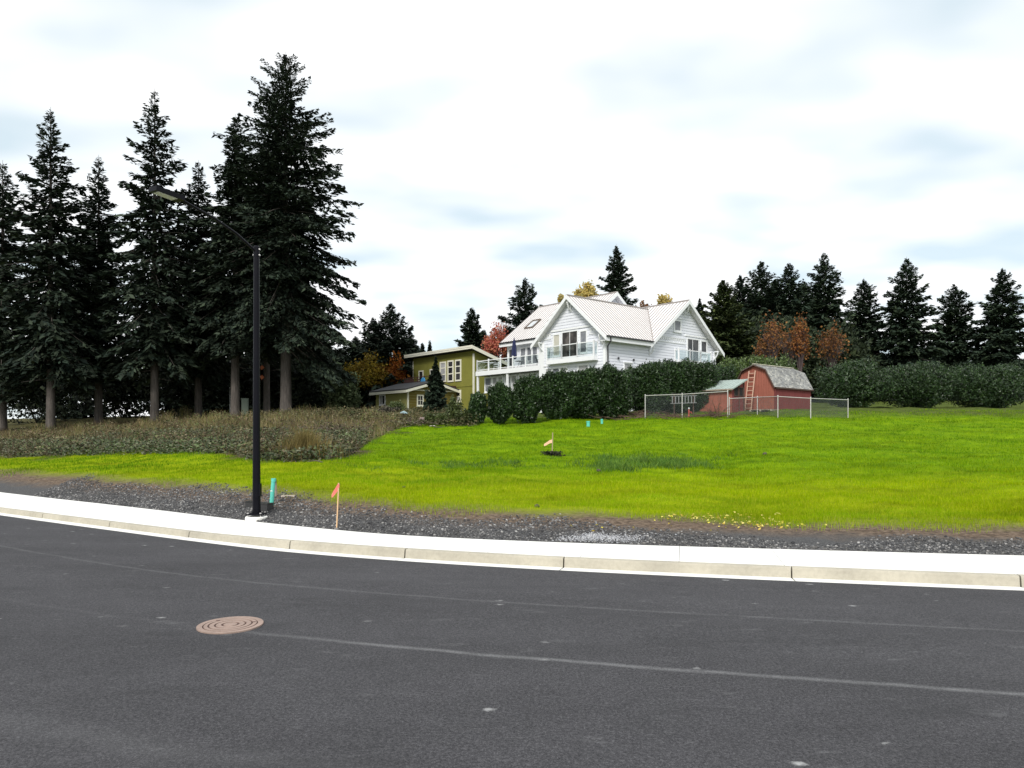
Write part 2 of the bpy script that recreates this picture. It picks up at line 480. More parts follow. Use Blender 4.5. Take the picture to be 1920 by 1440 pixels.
# ================================================================== GROUND
def m_ground():
    t = NT('ground_soil')
    p = t.pos()
    bd = t.n('ShaderNodeAttribute', attribute_name='behind_walk').outputs['Fac']     # metres behind the pavement
    dry = t.n('ShaderNodeAttribute', attribute_name='dry').outputs['Fac']
    a = t.noise(p, .22, 4, .6); b = t.noise(p, 1.4, 4, .65); f = t.noise(p, 22, 3, .7)
    young = t.ramp(b, [(.3, (.18, .235, .005)), (.7, (.26, .30, .007))])
    old = t.ramp(b, [(.3, (.09, .175, .006)), (.7, (.19, .28, .006))])
    g = t.mix(t.ramp(t.math('ADD', bd, t.math('MULTIPLY', t.math('SUBTRACT', a, .5), 8.0)), [(.0, 0), (1, 1)]), young, old)
    fac = t.n('ShaderNodeMapRange'); fac.inputs['From Min'].default_value = 8.0; fac.inputs['From Max'].default_value = 16.0
    t.l(t.math('ADD', bd, t.math('MULTIPLY', t.math('SUBTRACT', a, .5), 8.0)), fac.inputs['Value'])
    g = t.mix(fac.outputs[0], young, old)
    farm = t.n('ShaderNodeMapRange'); farm.inputs['From Min'].default_value = 35.5; farm.inputs['From Max'].default_value = 39.0; t.l(bd, farm.inputs['Value'])
    g = t.mix(farm.outputs[0], g, t.ramp(b, [(.3, (.05, .07, .022)), (.7, (.11, .13, .05))]))
    g = t.mix(.8, g, t.ramp(t.noise(t.mapping(p, (.32, 1.0, 1)), 1.0, 5, .62), [(.3, .66), (.5, 1.0), (.7, 1.2)]), 'MULTIPLY')
    g = t.mix(.55, g, t.ramp(f, [(.3, .55), (.65, 1.2)]), 'MULTIPLY')
    soil = t.ramp(t.noise(p, 9, 5, .7), [(.3, (.04, .032, .025)), (.5, (.125, .092, .068)), (.72, (.23, .18, .135))])

    gs = t.n('ShaderNodeMapRange'); gs.inputs['From Min'].default_value = .8; gs.inputs['From Max'].default_value = 1.7; t.l(t.math('ADD', bd, t.math('MULTIPLY', t.math('SUBTRACT', t.noise(p, 1.6, 4, .6), .5), 1.2)), gs.inputs['Value'])
    soil = t.mix(gs.outputs[0], t.ramp(t.noise(p, 30, 4, .7), [(.3, (.03, .03, .032)), (.7, (.13, .13, .13))]), soil)
    thin = t.n('ShaderNodeMapRange'); thin.inputs['From Min'].default_value = 2.1; thin.inputs['From Max'].default_value = 3.7
    t.l(t.math('ADD', bd, t.math('MULTIPLY', t.math('SUBTRACT', t.noise(p, 1.0, 5, .7), .5), 1.8)), thin.inputs['Value'])
    g = t.mix(1.0, g, (.90, .95, .6), 'MULTIPLY')
    c = t.mix(thin.outputs[0], soil, g)
    weed = t.ramp(t.noise(p, 3.5, 5, .7), [(.3, (.03, .032, .015)), (.55, (.075, .07, .03)), (.75, (.12, .10, .05))])
    c = t.mix(dry, c, weed)
    t.bsdf(c, .95, t.mix(.5, b, f), .6, .05, spec=.03)
    return t.m
DRY_POLY = [(-300, 778), (430, 772), (560, 766), (700, 770), (800, 793), (745, 806), (705, 824), (655, 856), (560, 868), (470, 862), (400, 850), (250, 846), (-300, 880)]
gx = np.concatenate([np.arange(-260, -60, 10.0), np.arange(-60, -26, 1.6), np.arange(-26, 26, .34), np.arange(26, 60, 1.6), np.arange(60, 261, 10.0)])
gt = np.concatenate([[0, .002], np.arange(.15, 4, .22), np.arange(4, 45, .36), np.arange(45, 80, 1.6), [85, 95, 110, 130, 160, 200, 260, 340, 450, 600]])
GX, GT = np.meshgrid(gx, gt)
GY = back_y(GX) + GT
GZ = ground_z(GX, GY); GZ[0] = -.3
V = np.stack([GX, GY, GZ], 2).reshape(-1, 3)
nx, ny = len(gx), len(gt)
ii, jj = np.meshgrid(np.arange(nx - 1), np.arange(ny - 1))
q = (jj * nx + ii).ravel()
Fc = np.stack([q, q + 1, q + nx + 1, q + nx], 1)
me = mesh_np('ground', V, Fc, m_ground(), True)
a_ = me.attributes.new('behind_walk', 'FLOAT', 'POINT'); a_.data.foreach_set('value', GT.ravel().astype(np.float32))
uu, yy = to_px(V[:, 0], np.maximum(V[:, 1], 5), V[:, 2])
wob = 20 * np.sin(V[:, 0] * 1.7) * np.sin(V[:, 1] * 1.1)
dry = inside(DRY_POLY, uu + wob, yy + wob * .4).astype(np.float32)
D2 = dry.reshape(ny, nx).copy()
D2[1:-1, 1:-1] = (D2[1:-1, 1:-1] * 2 + D2[:-2, 1:-1] + D2[2:, 1:-1] + D2[1:-1, :-2] + D2[1:-1, 2:]) / 6
a_ = me.attributes.new('dry', 'FLOAT', 'POINT'); a_.data.foreach_set('value', D2.ravel().astype(np.float32))
tag(link('ground', me), kind='structure')
m = MB().box(-700, 700, -300, 900, -2.0, -1.2)
tag(m.build('terrain', mat_plain('far_field', (.10, .12, .04), .95, .3, .05)), kind='structure')

# ================================================================== GRAVEL, GRASS, WEEDS (nobody could count these)
rng = np.random.default_rng(7)
def spread(n, umin, umax, dmin, dmax, power=1.0):
    """Random ground spots, thinning out with distance."""
    D = dmin * (dmax / dmin) ** rng.random(n)
    u = rng.uniform(umin, umax, n)
    X = (u - 960) / F * D
    return X, D
OCT = np.array([[1, 0, 0], [-1, 0, 0], [0, 1, 0], [0, -1, 0], [0, 0, 1], [0, 0, -1]], float)
OCF = np.array([[0, 2, 4], [2, 1, 4], [1, 3, 4], [3, 0, 4], [2, 0, 5], [1, 2, 5], [3, 1, 5], [0, 3, 5]])
def stones(name, X, Y, size, mat, sink=.2, zoff=0.0):
    n = len(X)
    Z = ground_z(X, Y) + zoff
    A = rng.normal(size=(n, 3, 3)); Q, _ = np.linalg.qr(A)
    S = size[:, None] * rng.uniform(.5, 1.25, (n, 3))
    v = OCT[None] * rng.uniform(.65, 1.2, (n, 6, 1)) * S[:, None, :]
    v = np.einsum('nij,nkj->nki', Q, v)
    v[:, :, 2] *= .75
    v += np.stack([X, Y, Z + size * (.35 - sink)], 1)[:, None, :]
    f = OCF[None] + 6 * np.arange(n)[:, None, None]
    me = mesh_np(name, v.reshape(-1, 3), f.reshape(-1, 3), mat)
    return tag(link(name, me), kind='stuff')
M_GRAV = mat_leaf('dark_gravel', [(.03, .03, .032), (.07, .07, .073), (.05, .05, .053), (.11, .11, .113), (.04, .04, .042), (.17, .17, .17), (.085, .08, .075), (.34, .33, .32), (.06, .06, .062), (.09, .088, .085)], .75, .3, .3, .8)
def grav_width(X): return 1.75 - .5 * np.clip((X - 2.0) / 2.0, 0, 1) + .35 * np.sin(.7 * X + 1) + .25 * np.sin(1.9 * X) + np.where(X < -3, .7, 0)
X = rng.uniform(-16, 13, 60000); T = rng.random(60000) ** 1.25 * 3.4
keep = T < (grav_width(X) - .3) * (.75 + .55 * rng.random(60000))
X, T = X[keep], T[keep]
Y = back_y(X) + .03 + T
sz = .013 + .034 * rng.random(len(X)) ** 2.6
stones('gravel', X, Y, sz, M_GRAV)
M_PALE = mat_leaf('pale_gravel', [(.30, .31, .33), (.42, .43, .45), (.20, .20, .22), (.52, .52, .53)], .8, .3, .2)
px, py, _ = ground_at(1118, 1011)
n = 2600
n = 1500; X = px + rng.normal(0, .42, n) + .1; Y = py + rng.normal(0, .17, n) + .10 * np.sin(X * 5)
k = Y > back_y(X) + .02
stones('crushed_stone', X[k], Y[k], .010 + .014 * rng.random(k.sum()), M_PALE, 0, .012 * 1)

def leaf_scatter(name, P, size, mat, flat=.5):
    """Diamond leaves at points P (n, 3), each turned its own way."""
    n = len(P)
    d = rng.normal(size=(n, 3)); d[:, 2] *= flat; d /= np.linalg.norm(d, axis=1)[:, None]
    e = rng.normal(size=(n, 3)); e -= d * (e * d).sum(1)[:, None]; e /= np.linalg.norm(e, axis=1)[:, None]
    s = size[:, None]
    v = np.stack([P - d * s, P + e * s * .45, P + d * s, P - e * s * .45], 1)
    f = (4 * np.arange(n)[:, None] + [0, 1, 2, 3])
    return mesh_np(name, v.reshape(-1, 3), f, mat)
def blades(name, X, Y, h, w, mat, lean=.35, zoff=0.0):
    """One bent blade per spot: three points for the lower half and a tip."""
    n = len(X)
    Z = ground_z(X, Y) - .01 + zoff
    th = rng.random(n) * 6.283; ph = rng.random(n) * 6.283
    dx, dy = np.cos(th) * w / 2, np.sin(th) * w / 2
    lx, ly = np.cos(ph) * h * lean * rng.random(n), np.sin(ph) * h * lean * rng.random(n)
    v = np.zeros((n, 5, 3))
    v[:, 0] = np.stack([X - dx, Y - dy, Z], 1); v[:, 1] = np.stack([X + dx, Y + dy, Z], 1)
    v[:, 2] = np.stack([X + dx * .75 + lx * .4, Y + dy * .75 + ly * .4, Z + h * .6], 1)
    v[:, 3] = np.stack([X - dx * .75 + lx * .4, Y - dy * .75 + ly * .4, Z + h * .6], 1)
    v[:, 4] = np.stack([X + lx, Y + ly, Z + h], 1)
    b = 5 * np.arange(n)[:, None]
    f = np.concatenate([b + [0, 1, 2], b + [0, 2, 3], b + [3, 2, 4]], 1).reshape(-1, 3)
    return tag(link(name, mesh_np(name, v.reshape(-1, 3), f, mat)), kind='stuff')

def m_grass():
    t = NT('lawn_grass')
    g = t.n('ShaderNodeNewGeometry'); p = g.outputs['Position']
    sep = t.n('ShaderNodeSeparateXYZ'); t.l(p, sep.inputs[0])
    a = t.noise(t.mapping(p, (1, 1.6, 1)), .25, 4, .6)
    fac = t.n('ShaderNodeMapRange'); fac.inputs['From Min'].default_value = 22.0; fac.inputs['From Max'].default_value = 30.0
    t.l(t.math('ADD', sep.outputs['Y'], t.math('MULTIPLY', t.math('SUBTRACT', a, .5), 12.0)), fac.inputs['Value'])
    r = g.outputs['Random Per Island']
    young = t.ramp(r, [(.1, (.21, .31, .002)), (.4, (.31, .41, .002)), (.7, (.26, .38, .002)), (.92, (.44, .47, .02))])
    old = t.ramp(r, [(.1, (.07, .16, .004)), (.4, (.15, .27, .004)), (.75, (.21, .33, .004)), (.95, (.28, .37, .01))])
    c = t.mix(fac.outputs[0], young, old)
    b = t.noise(t.mapping(p, (.32, 1.0, 1)), 1.0, 5, .62)
    c = t.mix(.9, c, t.ramp(b, [(.3, .52), (.48, .95), (.7, 1.22)]), 'MULTIPLY')
    b2 = t.noise(t.mapping(p, (.2, .8, 1)), .55, 3, .6)
    c = t.mix(t.ramp(b2, [(.45, 0.0), (.68, .8)]), c, t.mix(1.0, c, (.62, .86, 1.6), 'MULTIPLY'))
    bs = t.bsdf(c, .7, spec=.04)
    tr = t.n('ShaderNodeBsdfTranslucent'); t.l(c, tr.inputs[0])
    mx = t.n('ShaderNodeMixShader'); mx.inputs[0].default_value = .4
    t.l(bs.outputs[0], mx.inputs[1]); t.l(tr.outputs[0], mx.inputs[2]); t.l(mx.outputs[0], t.out.inputs['Surface'])
    return t.m
M_GRASS = m_grass()
NB = 330000
X, Y = spread(NB, -40, 1960, 13.5, 52)
T = Y - back_y(X)
u, y = to_px(X, Y, ground_z(X, Y))
pth = np.clip((T - (grav_width(X) + .55 * np.clip((X - 2.0) / 2.0, 0, 1) + .3 * np.clip((X + 3) / 3, 0, 1)) * .95 - .22 * np.sin(X * 1.3) - .3 * np.sin(X * .45 + 1)) / 1.5, 0, 1)
keep = (rng.random(NB) < pth) & ~(inside(DRY_POLY, u, y) & (rng.random(NB) < .93))
X, Y = X[keep], Y[keep]
h = rng.uniform(.05, .13, len(X)) * (1 + .35 * np.sin(.8 * X + .6 * Y) * np.sin(.5 * X - .9 * Y)); w = .007 * (Y / 14) ** .9
blades('grass', X, Y, h, w, M_GRASS, .5)
# the same lawn, thinner, running on past both ends of the view
X, Y = spread(420000, -1500, 3400, 13.0, 52)
u, y = to_px(X, Y, ground_z(X, Y)); T = Y - back_y(X)
pth = np.clip((T - grav_width(X) - .4) / 1.5, 0, 1) * .62
keep = ((u < -40) | (u > 1960)) & (T > 1) & (rng.random(len(X)) < pth) & ~(inside(DRY_POLY, u, y) & (rng.random(len(X)) < .93)) & (np.abs(X) < 40)
X, Y = X[keep], Y[keep]
blades('grass', X, Y, rng.uniform(.05, .13, len(X)), .010 * (Y / 14) ** .9, M_GRASS, .5)

# the darker, taller grass growing along the break of the slope
M_TALL = mat_leaf('tall_grass', [(.07, .16, .025), (.10, .20, .03), (.14, .25, .035), (.085, .17, .03), (.20, .31, .05)], .6, .2, .35, .8, .5)
XX, YY, HH = [], [], []
for cu, cy, su, sy, n, hh in ((1200, 868, 55, 7, 11000, .24), (1270, 872, 45, 5, 5200, .20), (1150, 878, 26, 5, 3600, .22), (870, 872, 60, 5, 3600, .15), (960, 868, 40, 5, 1400, .14), (1100, 860, 40, 5, 1200, .14),
                             (1320, 862, 40, 5, 1200, .15), (700, 876, 20, 3, 500, .12), (600, 836, 60, 10, 1000, .15)):
    nc = n // 150
    cuu = rng.normal(cu, su * .8, nc); cyy = rng.normal(cy, sy * .85, nc)
    for a, b in zip(cuu, cyy):
        gx_, gy_, _ = ground_at(a, b)
        k = 38
        XX.append(gx_ + rng.normal(0, .22, k)); YY.append(gy_ + rng.normal(0, .22, k)); HH.append(hh * rng.uniform(.35, 1.0, k) * rng.uniform(.5, 1.5))
XX, YY, HH = np.concatenate(XX), np.concatenate(YY), np.concatenate(HH)
blades('tall_grass', XX, YY, HH, np.full(len(XX), .028), M_TALL, 1.1)

# dry weeds and brambles on the left of the lawn
M_DRY = mat_leaf('dry_stalks', [(.26, .20, .09), (.13, .10, .045), (.33, .26, .13), (.20, .17, .05), (.10, .085, .04), (.40, .33, .20), (.12, .14, .04), (.15, .18, .05)], .8, .15, .5, .45, .25)
M_BRAM = mat_leaf('bramble_leaves', [(.03, .045, .02), (.06, .09, .035), (.09, .125, .045), (.075, .06, .035), (.15, .16, .10)], .65, .3, .4, .5)
def scatter_poly(n, poly, dmin=20, dmax=66):
    X, Y = spread(n, -60, 900, dmin, dmax)
    u, y = to_px(X, Y, ground_z(X, Y))
    k = inside(poly, u, y)
    return X[k], Y[k], u[k], y[k]
X, Y, u, y = scatter_poly(150000, DRY_POLY)
pn = .5 + .5 * np.sin(.8 * X + .7) * np.sin(.6 * Y + .5 * X) + .25 * np.sin(2.1 * X + 1.3 * Y)
k = (rng.random(len(X)) < .5 * np.clip(pn, .12, 1)) & (rng.random(len(X)) < np.clip((822 - y) / 30 + .5, .10, 1))
X, Y, y = X[k], Y[k], y[k]
h = rng.uniform(.2, .75, len(X)) * (.55 + .7 * np.clip(pn[k], 0, 1)) * np.clip(1.25 - (y - 770) / 140, .4, 1.25)
blades('dry_weeds', X, Y, h, np.full(len(X), .022), M_DRY, .75)
X, Y, u, y = scatter_poly(60000, DRY_POLY)
pn = .5 + .5 * np.sin(1.1 * X + 1.7) * np.sin(.7 * Y - .6 * X + .5) + .3 * np.sin(2.7 * X - 1.6 * Y)
k = rng.random(len(X)) < np.clip(pn * .7, .06, 1); X, Y, pn = X[k], Y[k], pn[k]
blades('dry_weeds', X, Y, rng.uniform(.25, .9, len(X)) * (.45 + .75 * np.clip(pn, 0, 1)), np.full(len(X), .014), mat_leaf('brown_stems', [(.075, .05, .032), (.12, .08, .05), (.055, .04, .03), (.16, .12, .075)], .85, .1, .4, .5), 1.4)
X, Y, u, y = scatter_poly(110000, DRY_POLY)
pn = .5 + .5 * np.sin(.75 * X + .4) * np.sin(.85 * Y + .35 * X + 2) + .25 * np.sin(2.3 * X + 1.9 * Y)
k = rng.random(len(X)) < np.clip(pn * .8, .1, 1); X, Y, pn = X[k], Y[k], pn[k]
z = ground_z(X, Y) + rng.random(len(X)) ** 1.2 * (.12 + .5 * np.clip(pn, 0, 1))
tag(link('weed_leaves', leaf_scatter('weed_leaves', np.stack([X, Y, z], 1), .05 + .06 * rng.random(len(X)), mat_leaf('brown_weed_leaves', [(.11, .08, .05), (.07, .095, .035), (.17, .125, .075), (.09, .12, .045), (.13, .095, .065), (.22, .18, .11), (.06, .075, .03), (.11, .14, .05)], .75, .2, .45, .45))), kind='stuff')
cc = [(rng.uniform(680, 765), rng.uniform(787, 796)) for _ in range(26)] + [(rng.uniform(300, 640), rng.uniform(774, 800)) for _ in range(16)]
XX, YY, HH = [], [], []
for a, b in cc:
    q = ground_at(a, b); k = 70; XX.append(q[0] + rng.normal(0, .35, k)); YY.append(q[1] + rng.normal(0, .35, k)); HH.append(rng.uniform(.5, 1.0, k) * rng.uniform(.6, 1.5 if a < 660 else 1.1))
XX, YY, HH = np.concatenate(XX), np.concatenate(YY), np.concatenate(HH)
blades('dry_weeds', XX, YY, HH, np.full(len(XX), .022), M_DRY, .55)
tz = ground_z(XX, YY) + HH * rng.uniform(.5, 1, len(XX))
tag(link('weed_leaves', leaf_scatter('weed_leaves', np.stack([XX + rng.normal(0, .12, len(XX)), YY + rng.normal(0, .12, len(XX)), tz], 1), .05 + .05 * rng.random(len(XX)), bpy.data.materials['brown_weed_leaves'])), kind='stuff')
# one bushy clump of straw-coloured stalks standing out in front
cx, cy, _ = ground_at(572, 858)
n = 1500
r = np.abs(rng.normal(0, .75, n)); th = rng.random(n) * 6.283
blades('dry_weeds', cx + r * np.cos(th), cy + r * np.sin(th) * .8, rng.uniform(.5, 1.5, n) * np.exp(-r * .35), np.full(n, .02), mat_leaf('straw_stalks', [(.20, .15, .05), (.14, .11, .04), (.26, .20, .08), (.10, .09, .03)], .8, .15, .3, .6, .25), .5)
X, Y, u, y = scatter_poly(140000, [(-200, 806), (430, 806), (560, 812), (640, 806), (700, 812), (690, 832), (650, 860), (560, 868), (470, 864), (430, 850), (-200, 862)], 20, 50)
pn = .5 + .5 * np.sin(.9 * X + 2) * np.sin(.8 * Y - .4 * X)
z = ground_z(X, Y) + rng.random(len(X)) ** 1.3 * (.12 + .5 * np.clip(pn, 0, 1))
tag(link('brambles', leaf_scatter('brambles', np.stack([X, Y, z], 1), .05 + .05 * rng.random(len(X)), M_BRAM)), kind='stuff')
# low rough growth in front of the trees, the green house and the hedge
X, Y, u, y = scatter_poly(90000, [(-200, 772), (430, 766), (560, 758), (760, 762), (900, 788), (1010, 797), (1010, 801), (880, 801), (760, 800), (560, 782), (-200, 790)], 36, 66)
z = ground_z(X, Y) + rng.random(len(X)) ** 1.2 * (.25 + .55 * (.5 + .5 * np.sin(.7 * X) * np.sin(.9 * Y)))
tag(link('rough_growth', leaf_scatter('rough_growth', np.stack([X, Y, z], 1), .07 + .07 * rng.random(len(X)), mat_leaf('rough_leaves', [(.03, .045, .015), (.06, .065, .025), (.09, .075, .04), (.045, .05, .02), (.12, .10, .055)], .7, .2, .4, .5))), kind='stuff')

# yellow leaves blown against the lawn's edge
X, Y = [], []
for cu, cy, su, sy, n in ((1330, 972, 45, 4, 70), (1430, 985, 35, 4, 75), (1240, 972, 40, 4, 16), (1190, 990, 60, 6, 12), (1390, 978, 50, 8, 60)):
    for a, b in zip(rng.normal(cu, su, n), rng.normal(cy, sy, n)):
        q = ground_at(a, b); X.append(q[0]); Y.append(q[1])
X, Y = np.array(X), np.array(Y)
tag(link('fallen_leaves', leaf_scatter('fallen_leaves', np.stack([X, Y, ground_z(X, Y) + .03], 1), .028 + .02 * rng.random(len(X)), mat_leaf('yellow_leaves', [(.62, .52, .08), (.72, .62, .20), (.5, .36, .06)], .6, .3, .1), .25)), kind='stuff')

# ================================================================== THE WHITE HOUSE
TH = R(90 - 49.2)                                   # the houses and the shed all stand at this turn
BX, BY = math.cos(TH), math.sin(TH)                 # local x: the way the right-hand faces recede
AX, AY = -math.sin(TH), math.cos(TH)                # local y: the way the left-hand faces recede
class Site:
    """A building's own frame: x, y along its walls, z above sea level; finds wall spots from the photograph."""
    def __init__(s, cx, cy, zb): s.cx, s.cy, s.zb = cx, cy, zb
    def on_x(s, x0, u, y):
        k = (u - 960) / F
        a = (k * (s.cy + x0 * BY) - s.cx - x0 * BX) / (AX - k * AY)
        D = s.cy + x0 * BY + a * AY
        return a, H0 + (YH - y) / F * D
    def on_y(s, y0, u, y):
        k = (u - 960) / F
        b = (k * (s.cy + y0 * AY) - s.cx - y0 * AX) / (BX - k * BY)
        D = s.cy + y0 * AY + b * BY
        return b, H0 + (YH - y) / F * D

def siding(poly, exposure, proud, to3, mb, th0=.004):
    """Lap boards over a wall polygon given as (along, up) points; to3(along, up, out) places them."""
    zs = [p[1] for p in poly]; z = min(zs); n = len(poly)
    def span(h):
        c = []
        for i in range(n):
            (a0, z0), (a1, z1) = poly[i], poly[(i + 1) % n]
            if (z0 <= h < z1) or (z1 <= h < z0): c.append(a0 + (a1 - a0) * (h - z0) / (z1 - z0))
        return (min(c), max(c)) if len(c) > 1 else None
    while z < max(zs) - .03:
        z1 = min(z + exposure, max(zs) - .005)
        s0, s1 = span(z + .004), span(z1 - .004)
        if s0 and s1:
            zt = z1 - exposure * .15           # a shadow gap under every board
            mb.quad(to3(s0[0], z, proud), to3(s0[1], z, proud), to3(s1[1], zt, proud * .8), to3(s1[0], zt, proud * .8))
            mb.quad(to3(s0[0], z, -.01), to3(s0[1], z, -.01), to3(s0[1], z, proud), to3(s0[0], z, proud))
            mb.quad(to3(s1[0], zt, proud * .8), to3(s1[1], zt, proud * .8), to3(s1[1], zt, -.01), to3(s1[0], zt, -.01))
        z += exposure

M_WHITE = mat_plain('white_paint', (.80, .81, .82), .5, .03, 2.0, bump=.05)
M_SIDE = mat_plain('white_siding', (.75, .765, .82), .55, .05, 1.2, bump=.08)
M_ROOF = mat_plain('cream_metal_roof', (.82, .80, .795), .4, .05, .8, bump=.03)
M_SEAM = mat_plain('seam_shade_metal', (.34, .31, .295), .45, .06, 1.0, bump=.02)  # shading along the seams is put into this darker metal colour
M_BLACKM = mat_plain('black_metal', (.018, .018, .02), .4, .2, 4, bump=.05)
M_GLASSD = mat_window('dark_pane', (.018, .019, .022), .07, (.05, .048, .05))
M_GLASSC = mat_window('curtain_or_sky_pane', (.34, .34, .35), .12, (.44, .44, .44))  # pale curtains, and sky reflections painted into the pane colour
M_GLASSB = mat_window('blind_pane', (.48, .47, .40), .12, (.55, .53, .46))
M_GLASSG = mat_window('grey_pane', (.16, .17, .19), .07, (.25, .26, .28))
M_RAIL = mat_clear('railing_glass', (.93, .97, .965), .03)
M_TRIMG = mat_plain('trim_grey', (.42, .41, .42), .6, .05)  # plain mid grey for the gable panel and the vent pipe

HC = Site(7.78, 60.0, 3.6)
hz = -HC.zb
house = thing('white_house', 'large white house with pale standing-seam roofs, gables and a railed deck', 'house', (HC.cx, HC.cy, HC.zb), TH)
def hb(mb, name, m, smooth=False, parent=None): return mb.build(name, m, parent or house, hz if parent is None else 0, smooth)

# roof shapes: ridges along x or y, all heights above sea level
RZ1, RY1, SL1 = 14.2, 3.95, .87        # front wing: ridge along x
RX2, RZ2, SL2 = 10.9, 14.5, .80        # right-hand gable: ridge along y
RX3, RZ3, SL3 = 8.0, 15.8, .78         # main block: ridge along y
z1 = lambda y: RZ1 - SL1 * abs(y - RY1)
z2 = lambda x: RZ2 - SL2 * abs(x - RX2)
z3 = lambda x: RZ3 - SL3 * abs(x - RX3)
RT = .16                               # roof build-up
# wall bodies (set 1 cm behind the boards)
zb = HC.zb - .6
def prism_x(mb, x0, x1, prof):         # a profile in (y, z) swept along x
    n = len(prof)
    mb.add([(x0, y, z) for y, z in prof] + [(x1, y, z) for y, z in prof],
           [tuple(range(n)), tuple(range(2 * n - 1, n - 1, -1))] + [(i, i + n, (i + 1) % n + n, (i + 1) % n) for i in range(n)])
def prism_y(mb, y0, y1, prof):         # a profile in (x, z) swept along y
    n = len(prof)
    mb.add([(x, y0, z) for x, z in prof] + [(x, y1, z) for x, z in prof],
           [tuple(range(n - 1, -1, -1)), tuple(range(n, 2 * n))] + [(i, (i + 1) % n, (i + 1) % n + n, i + n) for i in range(n)])
d = RT + .05
g1 = [(0.02, zb), (7.9, zb), (7.9, z1(7.9) - d), (RY1, RZ1 - d), (0.02, z1(0) - d)]
g2 = [(5.9, zb), (16.0, zb), (16.0, z2(16.0) - d), (RX2, RZ2 - d), (5.9, z2(5.9) - d)]
g3 = [(3.0, zb), (13.0, zb), (13.0, z3(13.0) - d), (RX3, RZ3 - d), (3.0, z3(3.0) - d)]
mb = MB(); prism_x(mb, .02, 8, g1); hb(mb, 'wall', M_SIDE)
mb = MB(); prism_y(mb, .025, 9, g2); hb(mb, 'wall', M_SIDE)
mb = MB(); prism_y(mb, 6.2, 16.0, g3); hb(mb, 'wall', M_SIDE)
# lap boards
mb = MB()
siding([(0.0, zb), (7.9, zb), (7.9, z1(7.9) - d), (RY1, RZ1 - d), (0.0, z1(0) - d)], .25, .05, lambda a, z, o: (.015 - o, a, z), mb)
tag(hb(mb, 'siding', M_SIDE), kind='stuff')
mb = MB()
siding([(0.0, zb), (16.0, zb), (16.0, z2(16.0) - d), (RX2, RZ2 - d), (5.9, z2(5.9) - d), (5.4, 10.0), (0, 10.0)], .25, .05, lambda a, z, o: (a, .015 - o, z), mb)
tag(hb(mb, 'siding', M_SIDE), kind='stuff')
mb = MB()
siding([(8.4, 8.5), (16.0, 8.5), (16.0, 11.1), (8.4, 11.1)], .24, .03, lambda a, z, o: (2.99 - o, a, z), mb)
siding([(3.4, 9.0), (12.6, 9.0), (12.6, z3(12.6) - d), (RX3, RZ3 - d), (3.4, z3(3.4) - d)], .24, .03, lambda a, z, o: (a, 6.19 - o, z), mb)
tag(hb(mb, 'siding', M_SIDE), kind='stuff')

# roofs: each slope a slab, with its standing seams on it
def slope(pts, run0, run1, step, along):
    """pts: eave start, eave end, ridge end, ridge start. Seams run from the eave line to the ridge line every step."""
    mb = MB(); mb.slab(pts, RT)
    # the slab's normal must look up
    P = [np.array(p, float) for p in pts]; n = np.cross(P[1] - P[0], P[2] - P[0]); n /= np.linalg.norm(n)
    if n[2] < 0:
        mb = MB(); mb.slab(pts[::-1], RT); n = -n
    ob = hb(mb, 'roof', M_ROOF)
    sm = MB()
    ax = 0 if along == 'x' else 1
    lo = min(p[ax] for p in P) + .12; hi = max(p[ax] for p in P) - .05
    q = lo
    while q < hi:
        # cut the polygon at this coordinate
        c = []
        for i in range(len(P)):
            a, b = P[i], P[(i + 1) % len(P)]
            if (a[ax] - q) * (b[ax] - q) < 0:
                c.append(a + (b - a) * (q - a[ax]) / (b[ax] - a[ax]))
        if len(c) == 2 and np.linalg.norm(c[0] - c[1]) > .3:
            sm.bar(c[0] + n * .025, c[1] + n * .02, .11, .04, n)
        q += step
    o2 = sm.build('roof_seams', M_SEAM, ob, hz); tag(o2, kind='stuff')
    return ob
# front wing, right slope stops in the valley against the right-hand gable
xo = -.6
vx = lambda y: RX2 - (RZ2 - z1(y)) / SL2
slope([(xo, -.6, z1(-.6)), (vx(-.6), -.6, z1(-.6)), (vx(RY1), RY1, RZ1), (xo, RY1, RZ1)], 0, 0, .385, 'x')
slope([(xo, 8.5, z1(8.5)), (6.0, 8.5, z1(8.5)), (6.0, RY1, RZ1), (xo, RY1, RZ1)], 0, 0, .385, 'x')
slope([(vx(-.6), -.6, z2(vx(-.6))), (vx(RY1), RY1, z2(vx(RY1))), (RX2, RY1 + 2.0, RZ2), (RX2, -.6, RZ2)], 0, 0, .385, 'y')
slope([(16.55, -.6, z2(16.55)), (16.55, 9.0, z2(16.55)), (RX2, 9.0, RZ2), (RX2, -.6, RZ2)], 0, 0, .385, 'y')
slope([(2.4, 5.65, z3(2.4)), (2.4, 16.6, z3(2.4)), (RX3, 16.6, RZ3), (RX3, 5.65, RZ3)], 0, 0, .385, 'y')
slope([(13.6, 5.65, z3(13.6)), (13.6, 16.6, z3(13.6)), (RX3, 16.6, RZ3), (RX3, 5.65, RZ3)], 0, 0, .385, 'y')
for p, q in (((xo - .02, RY1, RZ1), (vx(RY1) - .05, RY1, RZ1)), ((RX2, -.62, RZ2), (RX2, 8.8, RZ2)), ((RX3, 5.63, RZ3), (RX3, 16.62, RZ3))):
    hb(MB().bar((p[0], p[1], p[2] + .02), (q[0], q[1], q[2] + .02), .26, .09), 'ridge_cap', M_SEAM)
hb(MB().bar((vx(-.6) + .02, -.62, z1(-.6) + .012), (vx(RY1), RY1, RZ1 + .012), .22, .04), 'valley_flashing', M_SEAM)
